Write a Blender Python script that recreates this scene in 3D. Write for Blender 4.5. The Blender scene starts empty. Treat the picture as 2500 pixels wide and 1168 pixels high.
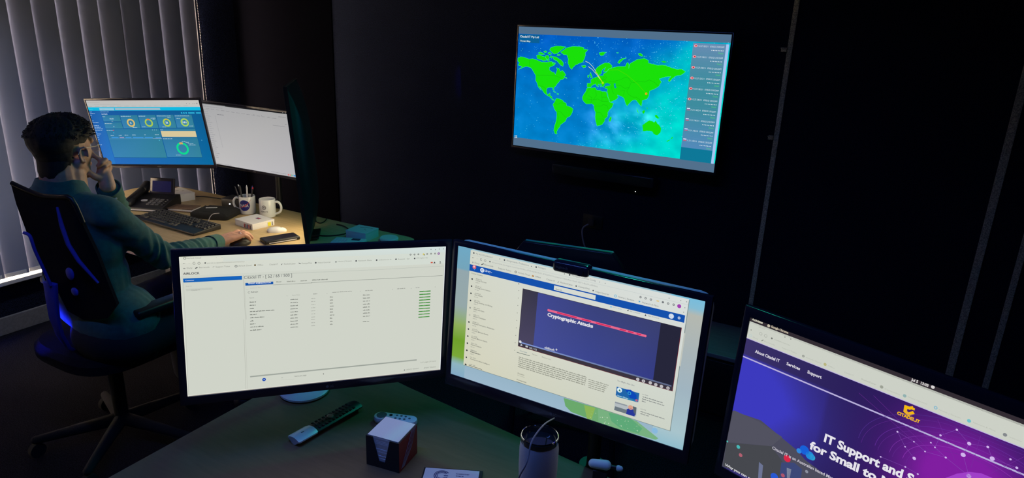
import bpy, bmesh, math, random
from mathutils import Vector, Matrix, Euler, noise
from mathutils.geometry import tessellate_polygon

C = bpy.context.scene.collection
SC = bpy.context.scene
random.seed(7)
PI = math.pi

# ------------------------------------------------------------------ camera
FPX, YAW, PITCH, ROLL = 1678.33, 0.50047556, 0.30744362, 0.03816131
CAM = Vector((0, 0, 1.75))
_fw = Vector((-math.sin(YAW) * math.cos(PITCH), math.cos(YAW) * math.cos(PITCH), -math.sin(PITCH)))
_rt = Vector((math.cos(YAW), math.sin(YAW), 0))
_up = _rt.cross(_fw)
RT = _rt * math.cos(ROLL) + _up * math.sin(ROLL)
UP = -_rt * math.sin(ROLL) + _up * math.cos(ROLL)
FW = _fw
cd = bpy.data.cameras.new('camera')
cam = bpy.data.objects.new('camera', cd)
C.objects.link(cam)
cam.matrix_world = Matrix(((RT.x, UP.x, -FW.x, CAM.x), (RT.y, UP.y, -FW.y, CAM.y), (RT.z, UP.z, -FW.z, CAM.z), (0, 0, 0, 1)))
cd.sensor_width = 36
cd.lens = FPX / 2500 * 36
cd.clip_start = 0.05
SC.camera = cam

# ------------------------------------------------------------------ render look
SC.view_settings.view_transform = 'Standard'
SC.view_settings.look = 'None'
SC.view_settings.gamma = 1
SC.view_settings.exposure = 0
SC.view_settings.use_curve_mapping = False
SC.cycles.use_denoising = True
SC.cycles.max_bounces = 10
SC.cycles.diffuse_bounces = 6
SC.cycles.sample_clamp_indirect = 4

# ------------------------------------------------------------------ daylight outside
w = bpy.data.worlds.new('world')
SC.world = w
w.use_nodes = True
bg = w.node_tree.nodes['Background']
bg.inputs[0].default_value = (1.0, 0.76, 0.50, 1)
bg.inputs[1].default_value = 62.0


def area(name, loc, target, size, size_y, power, col, spread=180, portal=False):
    l = bpy.data.lights.new(name, 'AREA')
    l.shape = 'RECTANGLE'
    l.size = size
    l.size_y = size_y
    l.energy = power
    l.color = col
    l.spread = math.radians(spread)
    if portal:
        l.cycles.is_portal = True
    o = bpy.data.objects.new(name, l)
    C.objects.link(o)
    o.location = loc
    d = Vector(target) - Vector(loc)
    o.rotation_euler = d.to_track_quat('-Z', 'Y').to_euler()
    return o


area('window_portal', (-4.12, 1.35, 1.35), (0, 1.35, 1.35), 3.4, 2.1, 1, (1, 1, 1), portal=True)
# unseen blue lamps: a strip under the ceiling over the near desk, an added spot
# on the floor aimed at the chair and a strip on the skirting under the window
area('added_cool_fill', (-2.95, 0.15, 2.6), (-4.02, 1.50, 0.90), 0.15, 0.15, 1.9, (0.72, 0.82, 1.0), 46)  # added fill lamp out of view, brightens the left slats
area('ceiling_blue_strip', (-1.0, 0.6, 2.62), (-1.15, 1.25, 0.7), 1.6, 0.05, 7, (0.10, 0.24, 1.0), 120)
area('added_teal_fill', (-0.9, 3.15, 2.62), (-1.25, 2.0, 0.75), 0.2, 0.2, 2.1, (0.03, 1.0, 0.72), 84)  # added fill lamp out of view, strengthens the television's teal glow
area('floor_blue_light', (-3.05, 0.30, 0.25), (-2.68, 1.23, 0.62), 0.04, 0.04, 3.2, (0.01, 0.015, 1.0), 14)  # added spot out of view, lights the chair's lower spine
area('skirting_blue_strip', (-4.03, 1.45, 0.12), (-3.0, 1.5, 0.0), 0.5, 0.02, 0.35, (0.03, 0.05, 1.0), 170)


# ------------------------------------------------------------------ picture rays -> points in the room
def ray(px, py):
    return RT * ((px - 1250) / FPX) + UP * (-(py - 584) / FPX) + FW


def at_z(px, py, z):
    d = ray(px, py)
    return CAM + d * ((z - CAM.z) / d.z)


def at_y(px, py, y):
    d = ray(px, py)
    return CAM + d * ((y - CAM.y) / d.y)


def at_x(px, py, x):
    d = ray(px, py)
    return CAM + d * ((x - CAM.x) / d.x)


def at_d(px, py, h):
    d = ray(px, py)
    return CAM + d * (h / math.hypot(d.x, d.y))


def at_plane(px, py, c, n):
    d = ray(px, py)
    return CAM + d * ((Vector(c) - CAM).dot(n) / d.dot(n))


# ------------------------------------------------------------------ materials
def lin(c):
    if isinstance(c, str):
        c = [int(c[i:i + 2], 16) for i in (0, 2, 4)]
    r = []
    for v in c[:3]:
        v = v / 255
        r.append(v / 12.92 if v <= .04045 else ((v + .055) / 1.055) ** 2.4)
    return tuple(r)


def mat(name, col, rough=.5, metal=0, spec=.5, bump=0, bscale=200, var=0, vscale=30, trans=0, coat=0, sheen=0, emit=None, es=1):
    m = bpy.data.materials.new(name)
    m.use_nodes = True
    nt = m.node_tree
    b = nt.nodes['Principled BSDF']
    b.inputs['Base Color'].default_value = (*col, 1)
    b.inputs['Roughness'].default_value = rough
    b.inputs['Metallic'].default_value = metal
    b.inputs['Specular IOR Level'].default_value = spec
    b.inputs['Coat Weight'].default_value = coat
    b.inputs['Sheen Weight'].default_value = sheen
    if trans:
        b.inputs['Transmission Weight'].default_value = trans
    if emit:
        b.inputs['Emission Color'].default_value = (*emit, 1)
        b.inputs['Emission Strength'].default_value = es
    if bump or var:
        tc = nt.nodes.new('ShaderNodeTexCoord')
    if bump:
        n = nt.nodes.new('ShaderNodeTexNoise')
        n.inputs['Scale'].default_value = bscale
        n.inputs['Detail'].default_value = 6
        bp = nt.nodes.new('ShaderNodeBump')
        bp.inputs['Strength'].default_value = bump
        bp.inputs['Distance'].default_value = .004
        nt.links.new(tc.outputs['Object'], n.inputs['Vector'])
        nt.links.new(n.outputs['Fac'], bp.inputs['Height'])
        nt.links.new(bp.outputs['Normal'], b.inputs['Normal'])
    if var:
        n = nt.nodes.new('ShaderNodeTexNoise')
        n.inputs['Scale'].default_value = vscale
        n.inputs['Detail'].default_value = 5
        r = nt.nodes.new('ShaderNodeValToRGB')
        r.color_ramp.elements[0].color = (*[max(0, c * (1 - var)) for c in col], 1)
        r.color_ramp.elements[1].color = (*[min(1, c * (1 + var)) for c in col], 1)
        r.color_ramp.elements[0].position = .35
        r.color_ramp.elements[1].position = .65
        nt.links.new(tc.outputs['Object'], n.inputs['Vector'])
        nt.links.new(n.outputs['Fac'], r.inputs['Fac'])
        nt.links.new(r.outputs['Color'], b.inputs['Base Color'])
    return m


def screen_mat(name, strength, sampling):
    m = bpy.data.materials.new(name)
    m.use_nodes = True
    nt = m.node_tree
    nt.nodes.remove(nt.nodes['Principled BSDF'])
    a = nt.nodes.new('ShaderNodeAttribute')
    a.attribute_name = 'Col'
    e = nt.nodes.new('ShaderNodeEmission')
    e.inputs['Strength'].default_value = strength
    nt.links.new(a.outputs['Color'], e.inputs['Color'])
    nt.links.new(e.outputs[0], nt.nodes['Material Output'].inputs['Surface'])
    m.cycles.emission_sampling = sampling
    return m


M = {}
M['wall'] = mat('black_fabric_wall', (.012, .015, .031), .95, spec=.0, bump=.6, bscale=350, var=.9, vscale=330)
M['darkpanel'] = mat('matt_black_panel', (.0016, .0016, .0030), .95, spec=0, bump=.3, bscale=350)
M['floor'] = mat('dark_carpet', (.012, .012, .018), .95, spec=.03, bump=1, bscale=260, var=.8, vscale=200)
M['ceil'] = mat('dark_ceiling', (.03, .03, .034), .9, bump=.2)
M['white_trim'] = mat('white_painted_trim', (.75, .72, .70), .5, bump=.1, bscale=60)
M['black'] = mat('black_plastic', (.012, .012, .014), .42, bump=.05, bscale=900)
M['blackgloss'] = mat('black_gloss', (.018, .017, .030), .16, bump=.02)
M['blackrub'] = mat('black_rubber', (.02, .02, .022), .75, bump=.3, bscale=500)
M['metal'] = mat('brushed_metal', (.6, .6, .62), .32, 1, bump=.1, bscale=300)
M['strip'] = mat('aluminium_joint_strip', (.75, .55, .34), .6, 0, bump=.6, bscale=500, var=.5, vscale=240)
M['white'] = mat('white_plastic', (.78, .78, .78), .35, bump=.03)
M['ceramic'] = mat('white_glazed_ceramic', (.72, .74, .73), .18, coat=.4, bump=.02, bscale=30)
M['paper'] = mat('white_paper', (.80, .80, .80), .8, bump=.1)
M['card'] = mat('white_card', (.76, .76, .77), .6, bump=.08)
M['key'] = mat('black_keycap', (.022, .022, .025), .45, bump=.1, bscale=700)
M['brown'] = mat('brown_leather', (.16, .10, .065), .55, bump=.4, bscale=220, var=.3, vscale=60)
M['felt'] = mat('black_woven_cloth', (.012, .012, .012), .9, bump=1, bscale=500)
M['silver'] = mat('silver_lacquer', (.75, .75, .80), .38, .3, bump=.02)
M['red'] = mat('dark_red_card', (.20, .015, .02), .55, bump=.1)
M['skin'] = mat('skin', (.62, .33, .23), .5, bump=.06, bscale=700, var=.12, vscale=40)
M['skin'].node_tree.nodes['Principled BSDF'].inputs['Subsurface Weight'].default_value = .15
M['skin'].node_tree.nodes['Principled BSDF'].inputs['Subsurface Radius'].default_value = (.012, .004, .002)
M['hair'] = mat('dark_brown_hair', (.012, .009, .008), .7, bump=.35, bscale=900, var=.5, vscale=150)
M['shirt'] = mat('teal_cotton', (.026, .125, .105), .85, bump=.35, bscale=700, var=.15, vscale=60, sheen=.2)
M['trousers'] = mat('dark_denim', (.01, .012, .02), .9, bump=.4, bscale=500)
M['mesh'] = mat('black_chair_mesh', (.010, .010, .016), .9, spec=.1, bump=.8, bscale=600)
M['chairplast'] = mat('blue_lit_chair_plastic', (.06, .07, .62), .45, bump=.05)  # blue LED glow on the frame put into the base colour
M['chrome'] = mat('chrome', (.8, .8, .8), .12, 1, bump=.01)
M['navy'] = mat('navy_ink', (.01, .012, .16), .5, bump=.02)
M['redink'] = mat('red_ink', (.6, .02, .03), .5, bump=.02)
M['whiteink'] = mat('white_ink', (.8, .8, .8), .5, bump=.02)
M['blackink'] = mat('black_ink', (.01, .01, .012), .5, bump=.02)
M['greyink'] = mat('grey_ink', (.12, .12, .13), .5, bump=.02)
M['yellow'] = mat('yellow_ink', (.75, .70, .03), .5, bump=.02)
M['teal'] = mat('teal_lit_white', (.62, .80, .80), .55, bump=.05)  # white surfaces with the television's teal light put into the colour
M['cable'] = mat('black_cable', (.015, .015, .015), .5, bump=.05)
M['greycable'] = mat('grey_cable', (.30, .28, .30), .5, bump=.05)
M['lensg'] = mat('clear_lens', (1, 1, 1), .02, trans=1, bump=.001)
M['lensg'].node_tree.nodes['Principled BSDF'].inputs['IOR'].default_value = 1.15
M['clear'] = mat('clear_lid_plastic', (.75, .95, .95), .06, trans=1, bump=.001)
M['smoke'] = mat('smoked_lid_plastic', (.02, .03, .03), .08, bump=.001, coat=.5)
M['matte_white'] = mat('matte_white_coating', (.62, .60, .62), .6, bump=.15, bscale=600)
M['scr'] = screen_mat('screen_light', 1, 'AUTO')
M['ink'] = screen_mat('screen_picture', 1, 'NONE')
M['scrhot'] = mat('bright_screen', (.1, .1, .1), .3, emit=(1.0, .84, .52), es=4.0, bump=.001)
M['led'] = mat('white_led', (.5, .5, .5), .3, emit=(1, 1, 1), es=3, bump=.001)
M['lcd'] = mat('phone_lcd', (.005, .006, .03), .2, emit=(.02, .025, .25), es=.10, bump=.001)


def wood(name, c1, c2, rough=.45):
    m = mat(name, c1, rough)
    nt = m.node_tree
    b = nt.nodes['Principled BSDF']
    tc = nt.nodes.new('ShaderNodeTexCoord')
    mp = nt.nodes.new('ShaderNodeMapping')
    mp.inputs['Scale'].default_value = (3, 26, 26)
    n = nt.nodes.new('ShaderNodeTexNoise')
    n.inputs['Scale'].default_value = 3
    n.inputs['Detail'].default_value = 8
    n.inputs['Distortion'].default_value = .6
    r = nt.nodes.new('ShaderNodeValToRGB')
    r.color_ramp.elements[0].color = (*c1, 1)
    r.color_ramp.elements[1].color = (*c2, 1)
    r.color_ramp.elements[0].position = .3
    r.color_ramp.elements[1].position = .7
    nt.links.new(tc.outputs['Object'], mp.inputs[0])
    nt.links.new(mp.outputs[0], n.inputs['Vector'])
    nt.links.new(n.outputs['Fac'], r.inputs['Fac'])
    nt.links.new(r.outputs['Color'], b.inputs['Base Color'])
    return m


M['wood'] = wood('light_oak_laminate', (.52, .37, .17), (.64, .47, .24))
M['greywood'] = wood('grey_laminate', (.20, .185, .18), (.27, .25, .24), .5)
M['darkoak'] = wood('dark_oak_laminate', (.17, .105, .05), (.21, .13, .065), .5)


def slat_mat():
    m = bpy.data.materials.new('blind_fabric')
    m.use_nodes = True
    nt = m.node_tree
    nt.nodes.remove(nt.nodes['Principled BSDF'])
    d = nt.nodes.new('ShaderNodeBsdfDiffuse')
    d.inputs[0].default_value = (.26, .28, .38, 1)
    t = nt.nodes.new('ShaderNodeBsdfTranslucent')
    t.inputs[0].default_value = (.18, .24, .55, 1)
    mx = nt.nodes.new('ShaderNodeMixShader')
    mx.inputs[0].default_value = .0007
    n = nt.nodes.new('ShaderNodeTexNoise')
    n.inputs['Scale'].default_value = 900
    bp = nt.nodes.new('ShaderNodeBump')
    bp.inputs['Strength'].default_value = .3
    bp.inputs['Distance'].default_value = .001
    tc = nt.nodes.new('ShaderNodeTexCoord')
    nt.links.new(tc.outputs['Object'], n.inputs['Vector'])
    nt.links.new(n.outputs['Fac'], bp.inputs['Height'])
    nt.links.new(bp.outputs['Normal'], d.inputs['Normal'])
    nt.links.new(d.outputs[0], mx.inputs[1])
    nt.links.new(t.outputs[0], mx.inputs[2])
    nt.links.new(mx.outputs[0], nt.nodes['Material Output'].inputs['Surface'])
    return m


M['slat'] = slat_mat()


def glass_mat():
    m = bpy.data.materials.new('window_glass')
    m.use_nodes = True
    nt = m.node_tree
    nt.nodes.remove(nt.nodes['Principled BSDF'])
    g = nt.nodes.new('ShaderNodeBsdfGlossy')
    g.inputs['Roughness'].default_value = .02
    t = nt.nodes.new('ShaderNodeBsdfTransparent')
    mx = nt.nodes.new('ShaderNodeMixShader')
    mx.inputs[0].default_value = .06
    nt.links.new(t.outputs[0], mx.inputs[1])
    nt.links.new(g.outputs[0], mx.inputs[2])
    nt.links.new(mx.outputs[0], nt.nodes['Material Output'].inputs['Surface'])
    return m


M['glass'] = glass_mat()


# ------------------------------------------------------------------ mesh builder
def frame(d):
    d = Vector(d).normalized()
    a = Vector((0, 0, 1)) if abs(d.z) < .9 else Vector((1, 0, 0))
    x = a.cross(d).normalized()
    return x, d.cross(x)


class MB:
    def __init__(s):
        s.v, s.f, s.m = [], [], []

    def add(s, v, f, mi=0):
        k = len(s.v)
        s.v += [tuple(p) for p in v]
        s.f += [tuple(i + k for i in q) for q in f]
        s.m += [mi] * len(f)
        return s

    def box(s, c, d, rot=None, mi=0):
        c = Vector(c)
        hx, hy, hz = d[0] / 2, d[1] / 2, d[2] / 2
        R = rot.to_matrix() if isinstance(rot, Euler) else (Matrix.Rotation(rot, 3, 'Z') if rot else Matrix.Identity(3))
        v = [c + R @ Vector((x, y, z)) for x in (-hx, hx) for y in (-hy, hy) for z in (-hz, hz)]
        return s.add(v, [(0, 1, 3, 2), (4, 6, 7, 5), (0, 4, 5, 1), (2, 3, 7, 6), (0, 2, 6, 4), (1, 5, 7, 3)], mi)

    def rings(s, rs, mi=0, cap=True, closed=True):
        n = len(rs[0])
        v = [p for r in rs for p in r]
        f = []
        for i in range(len(rs) - 1):
            for j in range(n if closed else n - 1):
                a, b = i * n + j, i * n + (j + 1) % n
                f.append((a, b, b + n, a + n))
        if cap:
            f.append(tuple(range(n))[::-1])
            f.append(tuple(range((len(rs) - 1) * n, len(rs) * n)))
        return s.add(v, f, mi)

    def cyl(s, p0, p1, r0, r1=None, n=20, mi=0):
        r1 = r0 if r1 is None else r1
        p0, p1 = Vector(p0), Vector(p1)
        x, y = frame(p1 - p0)
        rs = [[p + (x * math.cos(t) + y * math.sin(t)) * r for t in [2 * PI * k / n for k in range(n)]] for p, r in ((p0, r0), (p1, r1))]
        return s.rings(rs, mi)

    def cap(s, p0, p1, r0, r1=None, n=18, mi=0, k=5):
        """tapered rod with round ends"""
        r1 = r0 if r1 is None else r1
        p0, p1 = Vector(p0), Vector(p1)
        d = (p1 - p0).normalized()
        x, y = frame(d)
        rs = []
        for i in range(k + 1):
            a = -PI / 2 + PI / 2 * i / k
            rs.append((p0 + d * r0 * math.sin(a), max(r0 * math.cos(a), 1e-4)))
        for i in range(k + 1):
            a = PI / 2 * i / k
            rs.append((p1 + d * r1 * math.sin(a), max(r1 * math.cos(a), 1e-4)))
        return s.rings([[c + (x * math.cos(t) + y * math.sin(t)) * r for t in [2 * PI * j / n for j in range(n)]] for c, r in rs], mi)

    def ell(s, c, r, R=None, n=24, m=14, mi=0):
        c = Vector(c)
        R = R or Matrix.Identity(3)
        rs = []
        for i in range(m + 1):
            a = -PI / 2 + PI * i / m
            q = max(math.cos(a), 1e-3)
            rs.append([c + R @ Vector((r[0] * q * math.cos(t), r[1] * q * math.sin(t), r[2] * math.sin(a))) for t in [2 * PI * j / n for j in range(n)]])
        return s.rings(rs, mi)

    def tube(s, pts, r, n=10, mi=0, smooth=0):
        P = [Vector(p) for p in pts]
        if smooth:
            Q = []
            for i in range(len(P) - 1):
                a, b, c, d = P[max(i - 1, 0)], P[i], P[i + 1], P[min(i + 2, len(P) - 1)]
                for j in range(smooth):
                    t = j / smooth
                    Q.append(.5 * ((2 * b) + (c - a) * t + (2 * a - 5 * b + 4 * c - d) * t * t + (3 * b - a - 3 * c + d) * t ** 3))
            P = Q + [P[-1]]
        rs = []
        x = None
        for i, p in enumerate(P):
            d = (P[min(i + 1, len(P) - 1)] - P[max(i - 1, 0)]).normalized()
            if x is None:
                x, _ = frame(d)
            x = (x - d * x.dot(d)).normalized()
            y = d.cross(x)
            rr = r[i] if isinstance(r, (list, tuple)) and len(r) == len(P) else (r if not isinstance(r, (list, tuple)) else r[0] + (r[-1] - r[0]) * i / (len(P) - 1))
            rs.append([p + (x * math.cos(t) + y * math.sin(t)) * rr for t in [2 * PI * j / n for j in range(n)]])
        return s.rings(rs, mi)

    def lathe(s, prof, n=40, c=(0, 0, 0), mi=0, cap=True):
        c = Vector(c)
        return s.rings([[c + Vector((r * math.cos(t), r * math.sin(t), z)) for t in [2 * PI * j / n for j in range(n)]] for r, z in prof], mi, cap)

    def prism(s, pts, z0, z1, mi=0):
        n = len(pts)
        v = [(p[0], p[1], z0) for p in pts] + [(p[0], p[1], z1) for p in pts]
        tri = tessellate_polygon([[Vector((p[0], p[1], 0)) for p in pts]])
        f = [t for t in tri] + [tuple(i + n for i in t[::-1]) for t in tri]
        f += [(i, (i + 1) % n, (i + 1) % n + n, i + n) for i in range(n)]
        return s.add(v, f, mi)

    def build(s, name, mats, parent=None, smooth=True, bev=0, seg=3, ang=40, loc=None):
        me = bpy.data.meshes.new(name)
        me.from_pydata(s.v, [], s.f)
        ms = mats if isinstance(mats, (list, tuple)) else [mats]
        for m in ms:
            me.materials.append(M[m] if isinstance(m, str) else m)
        me.polygons.foreach_set('material_index', s.m)
        bm = bmesh.new()
        bm.from_mesh(me)
        bmesh.ops.recalc_face_normals(bm, faces=bm.faces)
        if bev:
            bmesh.ops.remove_doubles(bm, verts=bm.verts, dist=1e-6)
            bm.edges.ensure_lookup_table()
            es = [e for e in bm.edges if len(e.link_faces) == 2 and e.calc_face_angle(0) > math.radians(35)]
            bmesh.ops.bevel(bm, geom=es, offset=bev, segments=seg, profile=.5, affect='EDGES', clamp_overlap=True)
        for f in bm.faces:
            f.smooth = smooth
        for e in bm.edges:
            e.smooth = not (len(e.link_faces) == 2 and e.calc_face_angle(0) > math.radians(ang))
        bm.to_mesh(me)
        bm.free()
        o = bpy.data.objects.new(name, me)
        C.objects.link(o)
        if parent:
            o.parent = parent
        if loc is not None:
            o.location = loc
        return o


def tag(o, label, cat, group=None, kind=None):
    o['label'] = label
    o['category'] = cat
    if group:
        o['group'] = group
    if kind:
        o['kind'] = kind
    return o


def thing(name, label, cat, loc=(0, 0, 0), rz=0, group=None, mw=None):
    o = bpy.data.objects.new(name, None)
    o.empty_display_size = .05
    C.objects.link(o)
    if mw is not None:
        o.matrix_world = mw
    else:
        o.location = loc
        o.rotation_euler = (0, 0, rz)
    return tag(o, label, cat, group)


def struct(name, mb, mats, bev=0, smooth=False):
    o = mb.build(name, mats, None, smooth=smooth, bev=bev)
    o['kind'] = 'structure'
    return o


_tc = {}


def glyphs(s, bold=0.0):
    k = (s, bold)
    if k not in _tc:
        cu = bpy.data.curves.new('t', 'FONT')
        cu.body = s
        cu.offset = bold
        cu.resolution_u = 3
        ob = bpy.data.objects.new('t', cu)
        C.objects.link(ob)
        me = ob.to_mesh()
        v = [(p.co.x, p.co.y) for p in me.vertices]
        f = [tuple(p.vertices) for p in me.polygons]
        ob.to_mesh_clear()
        bpy.data.objects.remove(ob)
        bpy.data.curves.remove(cu)
        x0, x1 = min(p[0] for p in v), max(p[0] for p in v)
        _tc[k] = ([((p[0] - x0) / (x1 - x0), p[1] / .69) for p in v], f, (x1 - x0) / .69)
    return _tc[k]


# ------------------------------------------------------------------ picture on a screen, as flat coloured shapes in the screen's own plane
class Screen:
    def __init__(s, mw, w, h, zoom=None):
        s.mw, s.w, s.h = mw, w, h
        s.inv = mw.inverted()
        s.v, s.f, s.c, s.m = [], [], [], []
        s.k = 0
        s.o = zoom or (0, 0, 1)

    def L(s, p):
        x, y = s.o[0] + p[0] / s.o[2], s.o[1] + p[1] / s.o[2]
        d = s.inv.to_3x3() @ ray(x, y)
        o = s.inv @ CAM
        t = -o.y / d.y
        q = o + d * t
        return (q.x, q.z)

    def raw(s, vs, fs, cols, mi=1):
        n = len(s.v)
        y = -.0004 - s.k * .00012
        s.v += [(a, y, b) for a, b in vs]
        s.f += [tuple(i + n for i in q) for q in fs]
        s.c += cols if isinstance(cols, list) else [lin(cols)] * len(vs)
        s.m += [mi] * len(fs)

    def up(s, n=1):
        s.k += n
        return s

    def clip(s, p):
        return (max(-s.w / 2, min(s.w / 2, p[0])), max(-s.h / 2, min(s.h / 2, p[1])))

    def base(s, col, mi=0):
        a, b = s.w / 2, s.h / 2
        s.raw([(-a, -b), (a, -b), (a, b), (-a, b)], [(0, 1, 2, 3)], col, mi)
        s.k += 1

    def rect(s, p0, p1, col, cols=None):
        """upright rectangle through the two picture points"""
        a, b = s.clip(s.L(p0)), s.clip(s.L(p1))
        x0, x1 = min(a[0], b[0]), max(a[0], b[0])
        z0, z1 = min(a[1], b[1]), max(a[1], b[1])
        s.raw([(x0, z0), (x1, z0), (x1, z1), (x0, z1)], [(0, 1, 2, 3)], [lin(c) for c in cols] if cols else col)

    def poly(s, pts, col, outline=None, ow=.001):
        P = [s.clip(s.L(p)) for p in pts]
        tri = tessellate_polygon([[Vector((x, z, 0)) for x, z in P]])
        s.raw(P, [tuple(t) for t in tri], col)
        if outline:
            s.k += 1
            s.line_l(P + [P[0]], ow, outline)
            s.k -= 1

    def line_l(s, P, w, col):
        for a, b in zip(P[:-1], P[1:]):
            d = Vector((b[0] - a[0], b[1] - a[1]))
            if d.length < 1e-6:
                continue
            n = Vector((-d.y, d.x)).normalized() * w / 2
            e = d.normalized() * w * .3
            s.raw([s.clip(q) for q in [(a[0] - n.x - e.x, a[1] - n.y - e.y), (b[0] - n.x + e.x, b[1] - n.y + e.y), (b[0] + n.x + e.x, b[1] + n.y + e.y), (a[0] + n.x - e.x, a[1] + n.y - e.y)]], [(0, 1, 2, 3)], col)

    def line(s, pts, w, col):
        s.line_l([s.L(p) for p in pts], w, col)

    def disc(s, p, r, col, r0=0, n=28, a0=0, a1=2 * PI):
        c = s.L(p)
        if abs(c[0]) > s.w / 2 - r * .5 or abs(c[1]) > s.h / 2 - r * .5:
            return
        vs, fs = [], []
        for i in range(n + 1):
            t = a0 + (a1 - a0) * i / n
            vs.append((c[0] + r0 * math.cos(t), c[1] + r0 * math.sin(t)))
            vs.append((c[0] + r * math.cos(t), c[1] + r * math.sin(t)))
        fs = [(2 * i, 2 * i + 1, 2 * i + 3, 2 * i + 2) for i in range(n)]
        s.raw(vs, fs, col)

    def text(s, t, p0, p1, hp, col, bold=0.0):
        """text between two baseline picture points; hp = cap height in picture units"""
        a, b = s.L(p0), s.L(p1)
        top = s.L((p0[0], p0[1] - hp))
        h = abs(top[1] - a[1])
        v, f, asp = glyphs(t, bold)
        W = b[0] - a[0]
        s.raw([s.clip((a[0] + x * W, a[1] + y * h)) for x, y in v], f, col)

    def blur(s, p0, p1, hp, col, seed=None):
        """a row of writing too small to read: short uneven strokes"""
        a, b = s.L(p0), s.L(p1)
        h = abs(s.L((p0[0], p0[1] - hp))[1] - a[1])
        rnd = random.Random(seed if seed is not None else (int(p0[0] * 7 + p0[1] * 13)))
        x = a[0]
        while x < b[0]:
            wd = h * rnd.uniform(1.6, 4.5)
            xe = min(x + wd, b[0])
            q = x
            while q < xe:
                cw = h * rnd.uniform(.28, .5)
                hh = h * rnd.choice((.62, .68, .75, 1))
                s.raw([s.clip(k) for k in [(q, a[1]), (min(q + cw, xe), a[1]), (min(q + cw, xe), a[1] + hh), (q, a[1] + hh)]], [(0, 1, 2, 3)], col)
                q += cw * 1.22
            x = xe + h * .55

    def build(s, parent, label=None):
        me = bpy.data.meshes.new('screen')
        me.from_pydata(s.v, [], s.f)
        me.materials.append(M['scr'])
        me.materials.append(M['ink'])
        me.polygons.foreach_set('material_index', s.m)
        at = me.attributes.new('Col', 'FLOAT_COLOR', 'POINT')
        at.data.foreach_set('color', [x for c in s.c for x in (*c, 1)])
        o = bpy.data.objects.new('screen', me)
        C.objects.link(o)
        o.parent = parent
        if label:
            o['label'] = label
        return o


def pose(c, yaw, tilt, roll):
    u = Vector((math.cos(yaw), math.sin(yaw), 0))
    n = Vector((-math.sin(yaw), math.cos(yaw), 0))
    v = Vector((0, 0, 1)) * math.cos(tilt) + n * math.sin(tilt)
    u2 = u * math.cos(roll) + v * math.sin(roll)
    v2 = -u * math.sin(roll) + v * math.cos(roll)
    y = v2.cross(u2)
    return Matrix(((u2.x, y.x, v2.x, c[0]), (u2.y, y.y, v2.y, c[1]), (u2.z, y.z, v2.z, c[2]), (0, 0, 0, 1)))


def monitor_body(root, w, h, side=.009, top=.012, bot=.024, depth=.03, logo=None, back='black', lip=False):
    """casing around and behind the screen plane (local y = 0 is the glass, +y is the back)"""
    f = MB()
    o = [(-w / 2 - side, -h / 2 - bot), (w / 2 + side, -h / 2 - bot), (w / 2 + side, h / 2 + top), (-w / 2 - side, h / 2 + top)]
    i = [(-w / 2, -h / 2), (w / 2, -h / 2), (w / 2, h / 2), (-w / 2, h / 2)]
    y0, y1 = -.0035, .010
    v = [(a, y0, b) for a, b in o] + [(a, y0, b) for a, b in i] + [(a, .0, b) for a, b in i] + [(a, y1, b) for a, b in o]
    fs = []
    for k in range(4):
        j = (k + 1) % 4
        fs += [(k, j, j + 4, k + 4), (k + 4, j + 4, j + 8, k + 8), (k, k + 12, j + 12, j)]
    fs += [(15, 14, 13, 12)]
    f.add(v, fs)
    f.build('bezel', 'blackgloss', root, smooth=True, bev=.0012, seg=2)
    b = MB()
    rs = []
    for y, sx, sz in ((.0102, 1.0 if lip else .995, 1.0 if lip else .99), (.024, 1.0 if lip else .97, 1.0 if lip else .96), (depth, .80, .76), (depth + .014, .55, .5)):
        W, H, r = (w / 2 + side) * sx, (h / 2 + top) * sz, .03 * sx
        ring = []
        for cx, cz, a0 in ((W - r, H - r, 0), (-W + r, H - r, 90), (-W + r, -H + r, 180), (W - r, -H + r, 270)):
            for q in range(5):
                t = math.radians(a0 + 22.5 * q)
                ring.append((cx + r * math.cos(t), y, cz - (0 if lip else .004) + r * math.sin(t)))
        rs.append(ring)
    b.rings(rs)
    b.build('back_housing', back, root, smooth=True, ang=50)
    if logo:
        g = MB()
        x0 = logo[1]
        zc = -h / 2 - bot * .52
        if logo[0] == 'LG':
            ring = [(x0 + .0035 * math.cos(t), -.0042, zc + .0035 * math.sin(t)) for t in [2 * PI * k / 20 for k in range(20)]]
            g.add(ring, [tuple(range(20))])
            v, f, _ = glyphs('LG', .02)
            g.add([(x0 + .006 + a * .0085, -.0042, zc - .003 + b * .0062) for a, b in v], f)
        else:
            g.box((x0, -.0042, zc), (.022, .0006, .0025))
        g.build('maker_mark', 'greyink', root, smooth=False)


def monitor(name, label, p, w, h, zoom=None, logo=None, **k):
    mw = pose(*p)
    root = thing(name, label, 'monitor', mw=mw)
    monitor_body(root, w, h, logo=logo, **k)
    return root, Screen(mw, w, h, zoom)

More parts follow.
